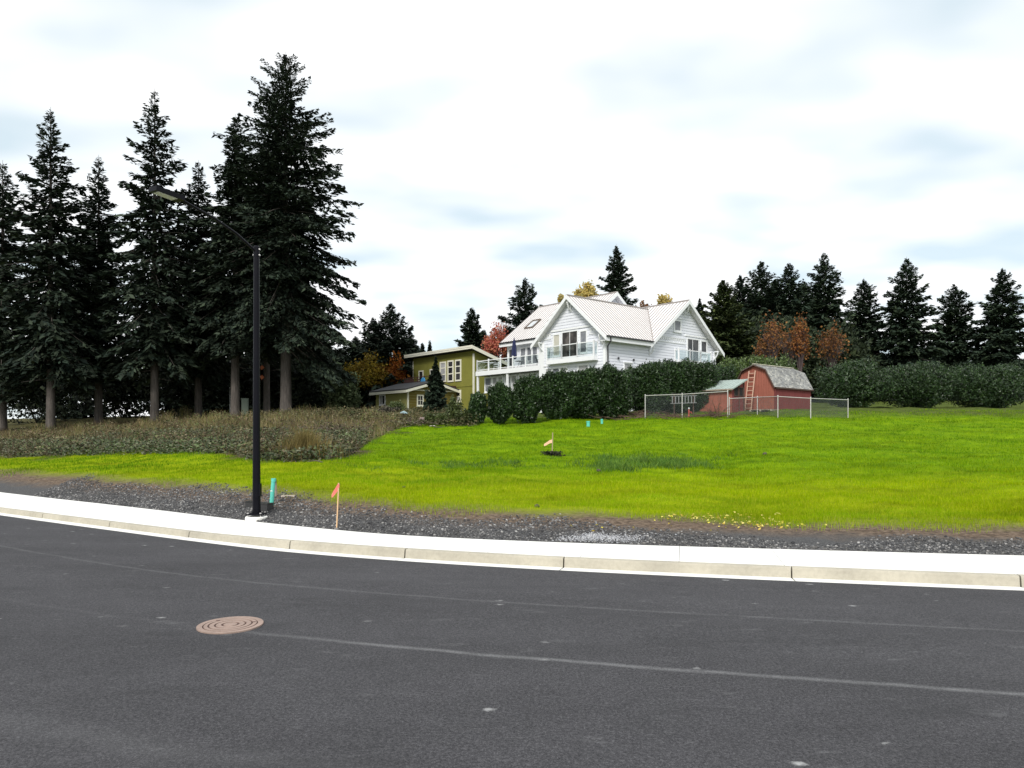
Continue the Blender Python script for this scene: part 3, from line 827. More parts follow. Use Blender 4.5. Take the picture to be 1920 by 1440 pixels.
# verge boards at the gables
def verge(mb, p, q, out, h=.34, w=.06):
    p, q = np.array(p, float), np.array(q, float); o = np.array(out, float) * w
    dn = np.array((0, 0, -h)); up = np.array((0, 0, .03))
    mb.add([p + up, q + up, q + dn, p + dn, p + up + o, q + up + o, q + dn + o, p + dn + o], [(0, 1, 2, 3), (7, 6, 5, 4), (0, 4, 5, 1), (1, 5, 6, 2), (2, 6, 7, 3), (3, 7, 4, 0)])
for y in (-.66, 8.56):
    mb = MB(); verge(mb, (xo - .003, y, z1(y)), (xo - .003, RY1, RZ1), (-1, 0, 0)); hb(mb, 'verge_board', M_WHITE)
for x in (5.28, 16.6):
    mb = MB(); verge(mb, (x, -.603, z2(x)), (RX2, -.603, RZ2), (0, -1, 0)); hb(mb, 'verge_board', M_WHITE)
for x in (2.35, 13.65):
    mb = MB(); verge(mb, (x, 5.647, z3(x)), (RX3, 5.647, RZ3), (0, -1, 0)); hb(mb, 'verge_board', M_WHITE)
    mb = MB(); verge(mb, (x, 16.603, z3(x)), (RX3, 16.603, RZ3), (0, 1, 0)); hb(mb, 'verge_board', M_WHITE)
# eave fascias and black gutters
hb(MB().box(xo + .002, 5.55, -.64, -.605, z1(-.6) - .42, z1(-.6) - .03), 'fascia', M_WHITE)
hb(MB().box(xo + .01, 5.5, -.605, .0, z1(-.6) - .40, z1(-.6) - .34), 'soffit', M_WHITE)
hb(MB().box(xo + .02, 5.5, -.75, -.643, z1(-.6) - .10, z1(-.6) + .03), 'gutter', M_BLACKM)
hb(MB().box(2.355, 2.395, 8.6, 16.6, z3(2.4) - .42, z3(2.4) - .03), 'fascia', M_WHITE)
hb(MB().box(2.40, 2.99, 8.6, 15.98, z3(2.4) - .40, z3(2.4) - .34), 'soffit', M_WHITE)
hb(MB().box(2.24, 2.352, 8.5, 16.6, z3(2.4) - .10, z3(2.4) + .03), 'gutter', M_BLACKM)
hb(MB().tube([(-.1, -.70, z1(-.6) - .1), (-.1, -.70, z1(-.6) - .4), (.22, -.09, z1(-.6) - .75), (.22, -.09, 4.0)], .055, 8), 'downpipe', M_BLACKM)
# corner boards
hb(MB().box(-.035, .20, -.035, .20, zb, z1(0) - .32), 'corner_board', M_WHITE)
hb(MB().box(-.04, .6, 7.35, 8.05, zb, z1(7.9) - .25), 'corner_board', M_WHITE)
hb(MB().box(15.85, 16.03, -.035, .15, zb, z2(16.0) - .3), 'corner_board', M_WHITE)
hb(MB().box(2.93, 3.2, 15.85, 16.05, 8.5, z3(3.0) - .4), 'corner_board', M_WHITE)
# knee braces under the verges
def brace(p, out, down, along):
    """A curved bracket: wall leg, arm under the verge and a bent strut."""
    p, o = np.array(p, float), np.array(out, float)
    mb = MB()
    mb.bar(p, p - np.array((0, 0, down)), .12, .12)
    mb.bar(p + o * .02, p + o * along, .12, .12)
    a, b = p - np.array((0, 0, down * .9)), p + o * along * .92
    pts = [a + (b - a) * t + (o * along * .14 * math.sin(math.pi * t)) * 1 + np.array((0, 0, -.10 * math.sin(math.pi * t))) for t in np.linspace(0, 1, 6)]
    for q, r in zip(pts[:-1], pts[1:]): mb.bar(q, r, .09, .09)
    hb(mb, 'bracket', M_WHITE)
brace((-.06, RY1, RZ1 - .62), (-1, 0, 0), .75, .5)
brace((-.06, .25, z1(.25) - .62), (-1, 0, 0), .7, .5)
brace((-.06, 7.6, z1(7.6) - .62), (-1, 0, 0), .7, .5)
brace((RX2, -.06, RZ2 - .62), (0, -1, 0), .75, .5)
brace((5.75, -.06, z2(5.75) - .55), (0, -1, 0), .75, .5)
brace((15.7, -.06, z2(15.7) - .55), (0, -1, 0), .75, .5)
# dark louvre in the small gable behind the roofs
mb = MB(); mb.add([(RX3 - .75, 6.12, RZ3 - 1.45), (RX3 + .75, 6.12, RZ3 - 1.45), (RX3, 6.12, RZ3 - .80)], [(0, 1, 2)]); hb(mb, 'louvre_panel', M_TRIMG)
# flat trim bands on the walls
def band(face, u0, y0, u1, y1, h=.12, out=.075, nm='trim_board', m=None):
    if face == 'A':
        a0, q0 = HC.on_x(0, u0, y0); a1, q1 = HC.on_x(0, u1, y1)
        lo, hi = sorted((a0, a1)); q = (q0 + q1) / 2
        hb(MB().box(-out, .01, lo, hi, q - h / 2, q + h / 2), nm, m or M_WHITE)
    else:
        a0, q0 = HC.on_y(0, u0, y0); a1, q1 = HC.on_y(0, u1, y1)
        lo, hi = sorted((a0, a1)); q = (q0 + q1) / 2
        hb(MB().box(lo, hi, -out, .01, q - h / 2, q + h / 2), nm, m or M_WHITE)
band('A', 1034, 621.5, 1107, 611, .17, .10)
band('A', 1020, 687, 1068, 682, .12, .10)
band('A', 1081, 680.5, 1109, 677, .12, .10)
band('B', 1284, 628.8, 1327, 634.5, .16, .10)
band('B', 1262, 596, 1278, 598, .10, .09)
def dentils(face, u0, y0, u1, y1, hgt=.34):
    f = HC.on_x if face == 'A' else HC.on_y
    (a0, q0), (a1, q1) = f(0, u0, y0), f(0, u1, y1)
    lo, hi = sorted((a0, a1)); q = (q0 + q1) / 2
    mb = MB(); n = max(2, int((hi - lo) / .30)); w = (hi - lo) / n
    for i in range(n):
        c = lo + (i + .5) * w
        if face == 'A': mb.add([(-.065, c - w * .45, q), (-.065, c + w * .45, q), (-.065, c, q - hgt), (.0, c - w * .45, q), (.0, c + w * .45, q), (.0, c, q - hgt)], [(0, 2, 1), (0, 1, 4, 3), (1, 2, 5, 4), (2, 0, 3, 5)])
        else: mb.add([(c - w * .45, -.065, q), (c + w * .45, -.065, q), (c, -.065, q - hgt), (c - w * .45, .0, q), (c + w * .45, .0, q), (c, .0, q - hgt)], [(0, 1, 2), (1, 0, 3, 4), (2, 1, 4, 5), (0, 2, 5, 3)])
    o = hb(mb, 'dentil_band', M_WHITE); tag(o, kind='stuff')
    for dz_ in (.05, -hgt - .05):
        if face == 'A': hb(MB().box(-.085, .01, lo, hi, q + dz_ - .04, q + dz_ + .04), 'trim_board', M_WHITE)
        else: hb(MB().box(lo, hi, -.085, .01, q + dz_ - .04, q + dz_ + .04), 'trim_board', M_WHITE)
dentils('B', 1233, 630, 1284, 638)
dentils('A', 1105, 617.5, 1118, 616)
dentils('A', 1020, 629.5, 1034, 627.5)

# windows: frame of four bars proud of the wall, pane set back in it, bars of their own
def window(root, face, site, off, c, m_frame, m_pane, dz, fw=.11, proud=.09, mull=(), rails=(), sill=True, name='window', rb=.021):
    """c: (u0, u1, ytop, ybot) in the photograph, or (a0, a1, z0, z1) in metres when off is a tuple."""
    if isinstance(off, tuple):
        off = off[0]; lo, hi, zl, zh = c
    else:
        f = site.on_x if face == 'A' else site.on_y
        um = (c[0] + c[1]) / 2
        lo, hi = sorted((f(off, c[0], 700)[0], f(off, c[1], 700)[0]))
        zh, zl = f(off, um, c[2])[1], f(off, um, c[3])[1]
    def bx(mb, a0, a1, q0, q1, o0, o1):
        if face == 'A': mb.box(off - o1, off - o0, a0, a1, q0 + dz, q1 + dz)
        else: mb.box(a0, a1, off - o1, off - o0, q0 + dz, q1 + dz)
    mb = MB()
    bx(mb, lo - fw, lo, zl - fw, zh + fw, -.02, proud); bx(mb, hi, hi + fw, zl - fw, zh + fw, -.02, proud)
    bx(mb, lo, hi, zh, zh + fw, -.02, proud); bx(mb, lo, hi, zl - fw, zl, -.02, proud)
    fr = mb.build(name, m_frame, root)
    cuts = [lo] + [lo + (hi - lo) * t for t in mull] + [hi]
    zc = [zl] + [zl + (zh - zl) * t for t in rails] + [zh]
    for i in range(len(cuts) - 1):
        for j in range(len(zc) - 1):
            g = MB(); e = .022
            bx(g, cuts[i] + (e if i else 0), cuts[i + 1] - (e if i < len(cuts) - 2 else 0), zc[j] + (e if j else 0), zc[j + 1] - (e if j < len(zc) - 2 else 0), -.02, .045)
            mp = m_pane[(i * (len(zc) - 1) + j) % len(m_pane)] if isinstance(m_pane, (list, tuple)) else m_pane
            g.build('pane', mp, fr)
    if mull or rails:
        for t in mull:
            g = MB(); x = lo + (hi - lo) * t; bx(g, x - .022, x + .022, zl, zh, -.02, .07); g.build('glazing_bar', m_frame, fr)
        for t in rails:
            g = MB(); q = zl + (zh - zl) * t; bx(g, lo, hi, q - rb, q + rb, -.02, .068); g.build('glazing_bar', m_frame, fr)
    if sill:
        g = MB(); bx(g, lo - fw - .05, hi + fw + .05, zl - fw - .07, zl - fw, -.02, proud + .05); g.build('sill', m_frame, fr)
    return fr
WF = 0.0
# front gable: two side lights and a sliding door with open panel behind its glass balcony
window(house, 'A', HC, WF, (1039.3, 1049.6, 628.5, 666), M_WHITE, M_GLASSB, hz, .13)
window(house, 'A', HC, WF, (1055.3, 1083.2, 622.5, 669), M_WHITE, [mat_window('dim_pane', (.05, .047, .047), .07, (.12, .11, .105))], hz, .12, mull=(.5,), sill=False, name='balcony_door')
window(house, 'A', HC, WF, (1089.4, 1100.0, 621.5, 660), M_WHITE, M_GLASSG, hz, .13)
window(house, 'A', HC, WF, (1024.5, 1035, 692.5, 716), M_WHITE, M_GLASSC, hz, .13)
window(house, 'A', HC, WF, (1038, 1048.5, 691.3, 715), M_WHITE, M_GLASSG, hz, .13)
window(house, 'A', HC, WF, (1052, 1063, 690, 714), M_WHITE, M_GLASSC, hz, .13)
window(house, 'A', HC, WF, (1086, 1103, 685.5, 712), M_WHITE, M_GLASSC, hz, .13)
# right-hand gable
window(house, 'B', HC, WF, (1264.3, 1274.5, 602.5, 619.5), M_WHITE, M_GLASSG, hz, .16)
window(house, 'B', HC, WF, (1288.5, 1308.7, 637, 679), M_WHITE, [M_GLASSD, M_GLASSD], hz, .13, mull=(.46,), sill=False, name='balcony_door')
window(house, 'B', HC, WF, (1314.2, 1323.4, 641, 660), M_WHITE, M_GLASSD, hz, .16)
# deck wall
window(house, 'A', HC, 3.0, (977.5, 986, 653.5, 683), M_WHITE, M_GLASSG, hz, .12, sill=False, name='french_door')
window(house, 'A', HC, 3.0, (989.5, 997, 651.5, 682), M_WHITE, M_GLASSG, hz, .12, sill=False, name='french_door')
window(house, 'A', HC, 3.0, (999.8, 1008, 650, 681), M_WHITE, M_GLASSG, hz, .12, sill=False, name='french_door')
window(house, 'A', HC, 3.0, (955.8, 964.5, 655.5, 686), M_WHITE, M_GLASSD, hz, .12, sill=False, name='french_door')
# small lamps and vents on the walls
for u, y in ((1158, 671.8), (1186.5, 675), (1228.5, 641.5), (1342, 669)):
    b, z = HC.on_y(0, u, y)
    hb(MB().lathe([(.05, -.09), (.09, -.05), (.09, .05), (.04, .10)], 10, (b, -.11, z)), 'wall_lamp', M_BLACKM)
b0, z0 = HC.on_y(0, 1168, 677.8); b1, z1_ = HC.on_y(0, 1184.5, 680.2)
hb(MB().box(b0, b1, -.16, .0, z0 - .10, z0 - .02), 'window_hood', M_WHITE)
window(house, 'B', HC, (WF,), (b0 + .15, b1 - .15, z0 - 1.3, z0 - .2), M_WHITE, M_GLASSC, hz, .1, sill=False)
# skylight
def rf(y, x, up): return (x, y, z3(x) + up)
sk = []
for u, y in ((986, 616.5), (1000.5, 614.8), (1013.5, 600.8), (997.5, 602.5)):
    best = min(((x, HC.on_x(x, u, y)) for x in np.arange(3, 8, .02)), key=lambda q: abs(q[1][1] - z3(q[0])))
    sk.append((best[0], best[1][0]))
x0 = (sk[0][0] + sk[1][0]) / 2; x1 = (sk[2][0] + sk[3][0]) / 2; ya = max(sk[0][1], sk[3][1]) - .2; yb = min(sk[1][1], sk[2][1]) + .2
yc, yw = (ya + yb) / 2, abs(ya - yb) / 2
mb = MB()
for p, q in (((yc - yw, x0), (yc + yw, x0)), ((yc - yw, x1), (yc + yw, x1)), ((yc - yw, x0), (yc - yw, x1)), ((yc + yw, x0), (yc + yw, x1))):
    mb.bar(rf(p[0], p[1], .07), rf(q[0], q[1], .07), .13, .16)
so = hb(mb, 'skylight', mat_plain('bronze_frame', (.12, .09, .07), .5, .1))
MB().quad(rf(yc - yw, x0, .06), rf(yc + yw, x0, .06), rf(yc + yw, x1, .06), rf(yc - yw, x1, .06)).build('pane', mat_window('skylight_pane', (.45, .46, .47), .08), so, hz)
so_fix = so
# deck at the left, on posts, with glass railing
DK0, DK1 = 8.06, 17.45
hb(MB().box(.02, 2.97, DK0, DK1, 8.28, 8.46), 'deck', mat_plain('deck_boards', (.40, .39, .37), .7, .1))
hb(MB().box(-.05, .017, DK0, DK1 + .02, 7.98, 8.42), 'deck_fascia', M_WHITE)
hb(MB().box(-.05, 2.97, DK1 + .022, DK1 + .08, 7.98, 8.42), 'deck_fascia', M_WHITE)
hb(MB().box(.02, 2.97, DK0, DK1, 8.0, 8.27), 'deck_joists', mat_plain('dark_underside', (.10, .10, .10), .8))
def railing(p, q, n, zf, h=1.05, tint=None, low=.08, ext=0.0, post=.11, root=None):
    p, q = np.array(p, float), np.array(q, float)
    for i in range(n + 1):
        c = p + (q - p) * i / n
        hb(MB().box(c[0] - post / 2, c[0] + post / 2, c[1] - post / 2, c[1] + post / 2, zf - ext, zf + h + .14), 'railing_post', M_WHITE)
    for i in range(n):
        a = p + (q - p) * (i / n) + (q - p) / np.linalg.norm(q - p) * .06; b = p + (q - p) * ((i + 1) / n) - (q - p) / np.linalg.norm(q - p) * .06
        hb(MB().bar((*a, zf + h), (*b, zf + h), .09, .07), 'railing_bar', M_WHITE)
        hb(MB().bar((*a, zf + low + .03), (*b, zf + low + .03), .07, .06), 'railing_bar', M_WHITE)
        hb(MB().bar((*a, zf + low + (h - low) / 2 + .02), (*b, zf + low + (h - low) / 2 + .02), .012, h - low - .14), 'railing_pane', M_RAIL)
railing((.06, DK1 - .06), (.06, DK0 + .1), 5, 8.46, 1.0, ext=.48)
railing((.06, DK1 - .06), (2.9, DK1 - .06), 1, 8.46, 1.0)
for y in (DK1 - .1, 12.7):
    hb(MB().box(.03, .2, y - .09, y + .09, zb, 8.0), 'deck_post', M_WHITE)
# room under the deck, with a row of windows
hb(MB().box(.9, 2.98, 7.95, 16.4, zb, 7.98), 'wall', M_SIDE)
WU = [(911, 921.5), (925, 932), (935, 943), (949.5, 957.5), (961, 969), (976, 984), (988, 995), (998, 1004)]
for i, (a, b) in enumerate(WU):
    ye = 709.5 - (a - 911) * .085
    window(house, 'A', HC, .9, (a, b, ye, ye + 24), M_WHITE, [M_GLASSG, M_GLASSC, M_GLASSC][i % 3], hz, .13, rails=(.42,))
# balcony in front of the gable door
def balcony(face, u0, u1, ytop, ylow, posts, proj):
    f = HC.on_x if face == 'A' else HC.on_y
    um = (u0 + u1) / 2
    lo, hi = sorted((f(-proj if face == 'A' else -proj, u0, 650)[0], f(-proj, u1, 650)[0]))
    zt, zl = f(-proj, um, ytop)[1], f(-proj, um, ylow)[1]
    pt = (lambda a: (-proj, a)) if face == 'A' else (lambda a: (a, -proj))
    if face == 'A': hb(MB().box(-proj - .06, -.04, lo - .06, hi + .06, zl - .38, zl), 'balcony_floor', M_WHITE)
    else: hb(MB().box(lo - .06, hi + .06, -proj - .06, -.04, zl - .38, zl), 'balcony_floor', M_WHITE)
    return lo, hi, zt, zl, pt
lo, hi, zt, zl, pt = balcony('A', 1025, 1113, 645.5, 671, 4, .55)
for i in range(3):
    railing(pt(lo + (hi - lo) * i / 3), pt(lo + (hi - lo) * (i + 1) / 3), 1, zl, zt - zl, ext=.30, post=.10)
for a in (lo, hi):
    railing((-.08, a), (-.50, a), 1, zl, zt - zl, post=.08)
lo, hi, zt, zl, pt = balcony('B', 1273, 1333, 658.5, 680, 4, .5)
for i in range(3):
    railing(pt(lo + (hi - lo) * i / 3), pt(lo + (hi - lo) * (i + 1) / 3), 1, zl, zt - zl, ext=.30, post=.10)
for a in (lo, hi):
    railing((a, -.08), (a, -.45), 1, zl, zt - zl, post=.08)

# things standing on the deck
def hw(x, y, z): return (HC.cx + BX * x + AX * y, HC.cy + BY * x + AY * y, z)
M_NAVY = mat_plain('navy_canvas', (.012, .018, .07), .8, .2, 6)
ua, _ = HC.on_x(1.3, 964, 660)
um = thing('patio_umbrella', 'closed navy blue patio umbrella standing on the deck of the white house', 'umbrella', hw(1.3, ua, 8.46), TH)
MB().tube([(0, 0, 0), (0, 0, 3.0)], .025, 8).build('pole', M_WHITE, um)
MB().lathe([(.28, 0), (.28, .06), (.06, .10), (.05, .2)], 16).build('base', M_BLACKM, um)
mb = MB(); n = 16; prof = [(.10, 1.0), (.20, 1.05), (.235, 1.4), (.20, 1.9), (.17, 2.3), (.12, 2.7), (.04, 3.0)]
mb.add([(r * (1 + .18 * (-1) ** j) * math.cos(2 * math.pi * j / n), r * (1 + .18 * (-1) ** j) * math.sin(2 * math.pi * j / n), z) for r, z in prof for j in range(n)],
       [(i * n + j, i * n + (j + 1) % n, (i + 1) * n + (j + 1) % n, (i + 1) * n + j) for i in range(len(prof) - 1) for j in range(n)] + [tuple(range(n - 1, -1, -1)), tuple(range((len(prof) - 1) * n, len(prof) * n))])
mb.build('canopy', M_NAVY, um)
MB().lathe([(.02, 3.0), (.05, 3.04), (.03, 3.1), (.01, 3.16)], 8).build('finial', M_NAVY, um)
ta, _ = HC.on_x(1.3, 966, 676)
tb = thing('patio_table', 'round grey patio table beside the closed umbrella on the deck', 'table', hw(1.3, ta - .9, 8.46), TH)
M_TG = mat_plain('grey_table', (.30, .32, .33), .4, .1)
MB().lathe([(.62, .70), (.64, .72), (.62, .745)], 24).build('tabletop', M_TG, tb)
for i in range(4):
    c, s_ = math.cos(i * math.pi / 2 + .7), math.sin(i * math.pi / 2 + .7)
    MB().tube([(.15 * c, .15 * s_, .70), (.45 * c, .45 * s_, 0)], .022, 6).build('leg', M_TG, tb)
def deck_chair(x, y, rz, label, m):
    t = thing('deck_chair', label, 'chair', hw(x, y, 8.46), TH + rz, 'chairs on the deck')
    MB().box(-.25, .25, -.24, .24, .40, .45).build('seat', m, t)
    mb = MB(); mb.add([(-.25, .20, .46), (.25, .20, .46), (.24, .36, .95), (-.24, .36, .95), (-.25, .24, .46), (.25, .24, .46), (.24, .40, .95), (-.24, .40, .95)],
                      [(0, 3, 2, 1), (4, 5, 6, 7), (0, 1, 5, 4), (1, 2, 6, 5), (2, 3, 7, 6), (3, 0, 4, 7)]); mb.build('backrest', m, t)
    for sx_, sy_ in ((-1, -1), (1, -1), (-1, 1), (1, 1)):
        MB().tube([(sx_ * .21, sy_ * .2, .40), (sx_ * .24, sy_ * .26, 0)], .018, 6).build('leg', m, t)
    for sx_ in (-1, 1):
        MB().bar((sx_ * .27, -.22, .62), (sx_ * .27, .26, .64), .05, .03).build('arm', m, t)
deck_chair(1.2, ta - 2.1, R(80), 'white chair on the deck, right of the round patio table', mat_plain('white_plastic', (.72, .73, .74), .4, .04))
deck_chair(1.0, ta + 2.6, R(-120), 'white chair at the left end of the deck, nearest the green house', mat_plain('white_plastic', (.72, .73, .74), .4, .04))
deck_chair(1.2, ta - 3.6, R(60), 'dark grey chair on the deck next to the front gable', mat_plain('charcoal_plastic', (.10, .11, .12), .5, .1))

# ================================================================== THE GREEN HOUSE
GC = Site(-4.27, 80.0, 4.2)
gzf = -GC.zb
green = thing('green_house', 'olive green two-storey house with cream trim and a low garage wing', 'house', (GC.cx, GC.cy, GC.zb), TH)
def gb(mb, name, m): return mb.build(name, m, green, gzf)
def m_olive(name, col):
    t = NT(name); v = t.coord()
    w = t.n('ShaderNodeTexWave', wave_type='BANDS', bands_direction='Z'); w.inputs['Scale'].default_value = .3
    a = t.noise(v, .8, 5, .6); b = t.noise(t.mapping(v, (12, 12, .8)), 1.5, 4, .6)
    c = t.ramp(t.mix(.4, a, b), [(.3, tuple(q * .8 for q in col)), (.7, tuple(q * 1.15 for q in col))])
    t.bsdf(c, .75, b, .25, .02, spec=.2)
    return t.m
M_OLIVE = m_olive('olive_stucco', (.205, .200, .042))
M_OLIVLIT = m_olive('lit_olive_boards', (.34, .33, .12))  # light on the wing's left wall, put into a paler olive
M_CREAM = mat_plain('cream_trim', (.74, .72, .60), .55, .05)
M_DROOF = mat_plain('dark_felt_roof', (.035, .035, .038), .85, .25, 8, bump=.4)
zg = GC.zb - .6
ZT = 11.35
gl = 12.25
mb = MB()                                           # high front, roof falling to the back
mb.add([(0, 0, zg), (7.4, 0, zg), (7.4, 0, ZT - 2.3), (0, 0, ZT), (0, gl, zg), (7.4, gl, zg), (7.4, gl, ZT - 2.3), (0, gl, ZT)],
       [(0, 1, 2, 3), (7, 6, 5, 4), (0, 4, 5, 1), (1, 5, 6, 2), (2, 6, 7, 3), (3, 7, 4, 0)])
gb(mb, 'wall', M_OLIVE)
sl = 2.3 / 7.4
rp = lambda x, y, e=0: (x, y, ZT + .06 - sl * x + e)
mb = MB(); mb.slab([rp(-.7, -.6, .2), rp(8.0, -.6, .2), rp(8.0, gl + .8, .2), rp(-.7, gl + .8, .2)], .2); gb(mb, 'roof', M_DROOF)
def bd(p, q, o, h=.34): mb = MB(); verge(mb, p, q, o, h, .05); return gb(mb, 'fascia', M_CREAM)
bd(rp(-.703, -.65, .2), rp(-.703, gl + .85, .2), (-1, 0, 0), .36)
bd(rp(-.70, -.603, .2), rp(8.0, -.603, .2), (0, -1, 0), .36)
gb(MB().box(-.035, .13, -.035, .13, zg, ZT - .35), 'corner_board', M_CREAM)
gb(MB().box(-.035, .10, gl - .12, gl + .03, zg, ZT - .3), 'corner_board', M_CREAM)
_, zbelt = GC.on_x(0, 850, 725.5)
gb(MB().box(-.045, .01, .14, gl - .13, zbelt - .07, zbelt + .07), 'belt_board', M_OLIVE)
for i, (a, b, yt, yb2) in enumerate(((827, 835.5, 681, 714), (841.5, 849.3, 678.5, 713.5), (855.6, 863.6, 677, 712))):
    window(green, 'A', GC, 0.0, (a, b, yt, yb2), M_CREAM, [M_GLASSD, M_GLASSD, M_GLASSD] if i else [M_GLASSG, M_GLASSC, M_GLASSC], gzf, .17, rails=(.36, .72), sill=False, rb=.06)
window(green, 'A', GC, 0.0, (855.3, 863.3, 734, 751), M_CREAM, [M_GLASSC, M_GLASSD], gzf, .17, rails=(.45,), rb=.05)
window(green, 'A', GC, 0.0, (787, 793.2, 697, 720), M_CREAM, M_GLASSD, gzf, .14, sill=False, name='terrace_door')
window(green, 'A', GC, 0.0, (808, 815, 694, 716), M_CREAM, M_GLASSG, gzf, .14)
# garage wing: low gable facing right, eave facing left
wx0, wx1, wy0, wy1 = -6.6, -.02, 3.1, 9.9
wr, we = 7.75, 6.85
wc = (wx0 + wx1) / 2
mb = MB(); prism_y(mb, wy0, wy1, [(wx0, zg), (wx1, zg), (wx1, we), (wc, wr - .1), (wx0, we)]); gb(mb, 'wall', M_OLIVLIT)
mb = MB(); siding([(wx0, zg), (wx1, zg), (wx1, we), (wc, wr - .15), (wx0, we)], .3, .03, lambda a, z, o: (a, wy0 - .01 - o, z), mb)
tag(gb(mb, 'siding', m_olive('shaded_olive_boards', (.16, .125, .03))), kind='stuff')  # shade of the right-facing gable, put into a darker olive
sw = (wr - we) / (wc - wx0)
wq = lambda x, y, e: (x, y, wr - sw * abs(x - wc) + e)
for e in (wx0 - .55, wx1 - .02):
    mb = MB(); p = [wq(e, wy0 - .55, .12), wq(wc, wy0 - .55, .12), wq(wc, wy1 + .5, .12), wq(e, wy1 + .5, .12)]
    mb.slab(p if e > wc else p[::-1], .16, None)
    gb(mb, 'roof', M_DROOF)
    bd(wq(e, wy0 - .553, .10), wq(wc, wy0 - .553, .10), (0, -1, 0), .24)
bd(wq(wx0 - .555, wy0 - .6, .10), wq(wx0 - .555, wy1 + .5, .10), (-1, 0, 0), .26)
gb(MB().box(wx0 - .05, wx0 + .10, wy0 - .06, wy0 + .10, zg, we - .05), 'corner_board', M_CREAM)
gb(MB().box(wx0 + .12, wx1 - .1, wy0 - .07, wy0 - .02, we - .02, we + .10), 'trim_board', M_CREAM)
window(green, 'A', GC, wx0, (713, 722, 742.5, 758), M_WHITE, [M_GLASSD, M_GLASSC], gzf, .13, mull=(.5,))
window(green, 'B', GC, wy0, (783.2, 791.8, 742.5, 759), M_CREAM, [M_GLASSD, M_GLASSD, M_GLASSD, M_GLASSD], gzf, .14, mull=(.5,), rails=(.5,))
# roof terrace railing on the wing
M_REDBR = mat_plain('red_brown_timber', (.075, .028, .022), .7, .2)
ry = np.linspace(wy0 + .2, wy1 + .3, 6)
for y in ry: gb(MB().box(-2.55, -2.45, y - .05, y + .05, 7.5, 8.75), 'terrace_post', M_REDBR)
for y in ry: gb(MB().box(-2.55 + 2.4, -2.45 + 2.4, y - .05, y + .05, 7.2, 8.75), 'terrace_post', M_REDBR) if y == ry[-1] else None
for z in (8.68, 8.2): gb(MB().bar((-2.5, wy0 + .1, z), (-2.5, wy1 + .4, z), .10, .07), 'terrace_rail', M_REDBR)
gb(MB().bar((-2.5, wy1 + .4, 8.68), (-.1, wy1 + .4, 8.68), .10, .07), 'terrace_rail', M_REDBR)
gb(MB().box(-2.47, -2.43, wy1 - 1.6, wy1 + .3, 7.75, 8.5), 'terrace_panel', M_REDBR)
gb(MB().box(-2.4, -.02, wy0 + .1, wy1 + .3, 7.38, 7.56), 'terrace_floor', M_REDBR)
gb(MB().tube([(2.5, 7.5, 10.6), (2.5, 7.5, 11.6)], .06, 8), 'vent_pipe', M_TRIMG)
# blue disc leaning on the railing
da, dz_ = GC.on_x(-2.7, 791.5, 715)
def gw(x, y, z): return (GC.cx + BX * x + AX * y, GC.cy + BY * x + AY * y, z)
bdm = MB(); n = 20
pr = [(.02, .06), (.30, .05), (.44, .02), (.47, -.03), (.44, -.03), (.02, .03)]
bdm.add([(-z, r * math.cos(2 * math.pi * j / n), r * math.sin(2 * math.pi * j / n)) for r, z in pr for j in range(n)],
        [(i * n + j, i * n + (j + 1) % n, (i + 1) * n + (j + 1) % n, (i + 1) * n + j) for i in range(len(pr) - 1) for j in range(n)])
o = bdm.build('blue_disc', mat_plain('bright_blue_plastic', (.03, .25, .52), .4, .1), None)
o.location = gw(-2.62, da, 8.15); o.rotation_euler = (0, R(8), TH)
tag(o, 'round bright blue disc leaning on the roof terrace railing of the green house', 'disc')

# ================================================================== RED BARN, SHED, LADDERS, FENCE
def m_redwood(name, col):
    t = NT(name); v = t.coord()
    a = t.noise(t.mapping(v, (5, 5, .5)), 1.6, 5, .65); b = t.noise(v, 1.2, 4, .6)
    c = t.ramp(t.mix(.5, a, b), [(.28, tuple(q * .7 for q in col)), (.6, col), (.8, tuple(min(1, q * 1.25) for q in col))])
    t.bsdf(c, .85, a, .35, .02, spec=.15)
    return t.m
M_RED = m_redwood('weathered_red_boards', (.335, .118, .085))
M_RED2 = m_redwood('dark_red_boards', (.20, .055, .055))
M_BROWN = mat_plain('dark_brown_timber', (.075, .045, .035), .8, .3, 5)
M_SHING = mat_leaf('grey_shingles', [(.20, .20, .20), (.27, .27, .265), (.34, .335, .32), (.24, .245, .25), (.42, .41, .38)], .85, .2, .25, 1.2)
M_GREENR = mat_plain('mint_roofing', (.32, .385, .355), .7, .22, 2.5, bump=.3)
M_DARK = mat_plain('dark_interior', (.008, .008, .008), .9, .1)

zbn = 3.75
bx_, by_ = 19.68, 54.0
SB = Site(bx_, by_, zbn)
barn = thing('barn_shed', 'red gambrel-roofed barn shed with grey shingles behind the wire fence', 'shed', (bx_, by_, zbn), TH)
BWD, BL = 3.25, 5.6
gam = [(0, 2.1), (.62, 3.25), (1.625, 3.66), (2.63, 3.25), (3.25, 2.1)]
mb = MB(); prism_x(mb, .0, BL, [(0, -.4), (BWD, -.4)] + [(y, z) for y, z in gam[::-1]]); mb.build('wall', M_RED2, barn)
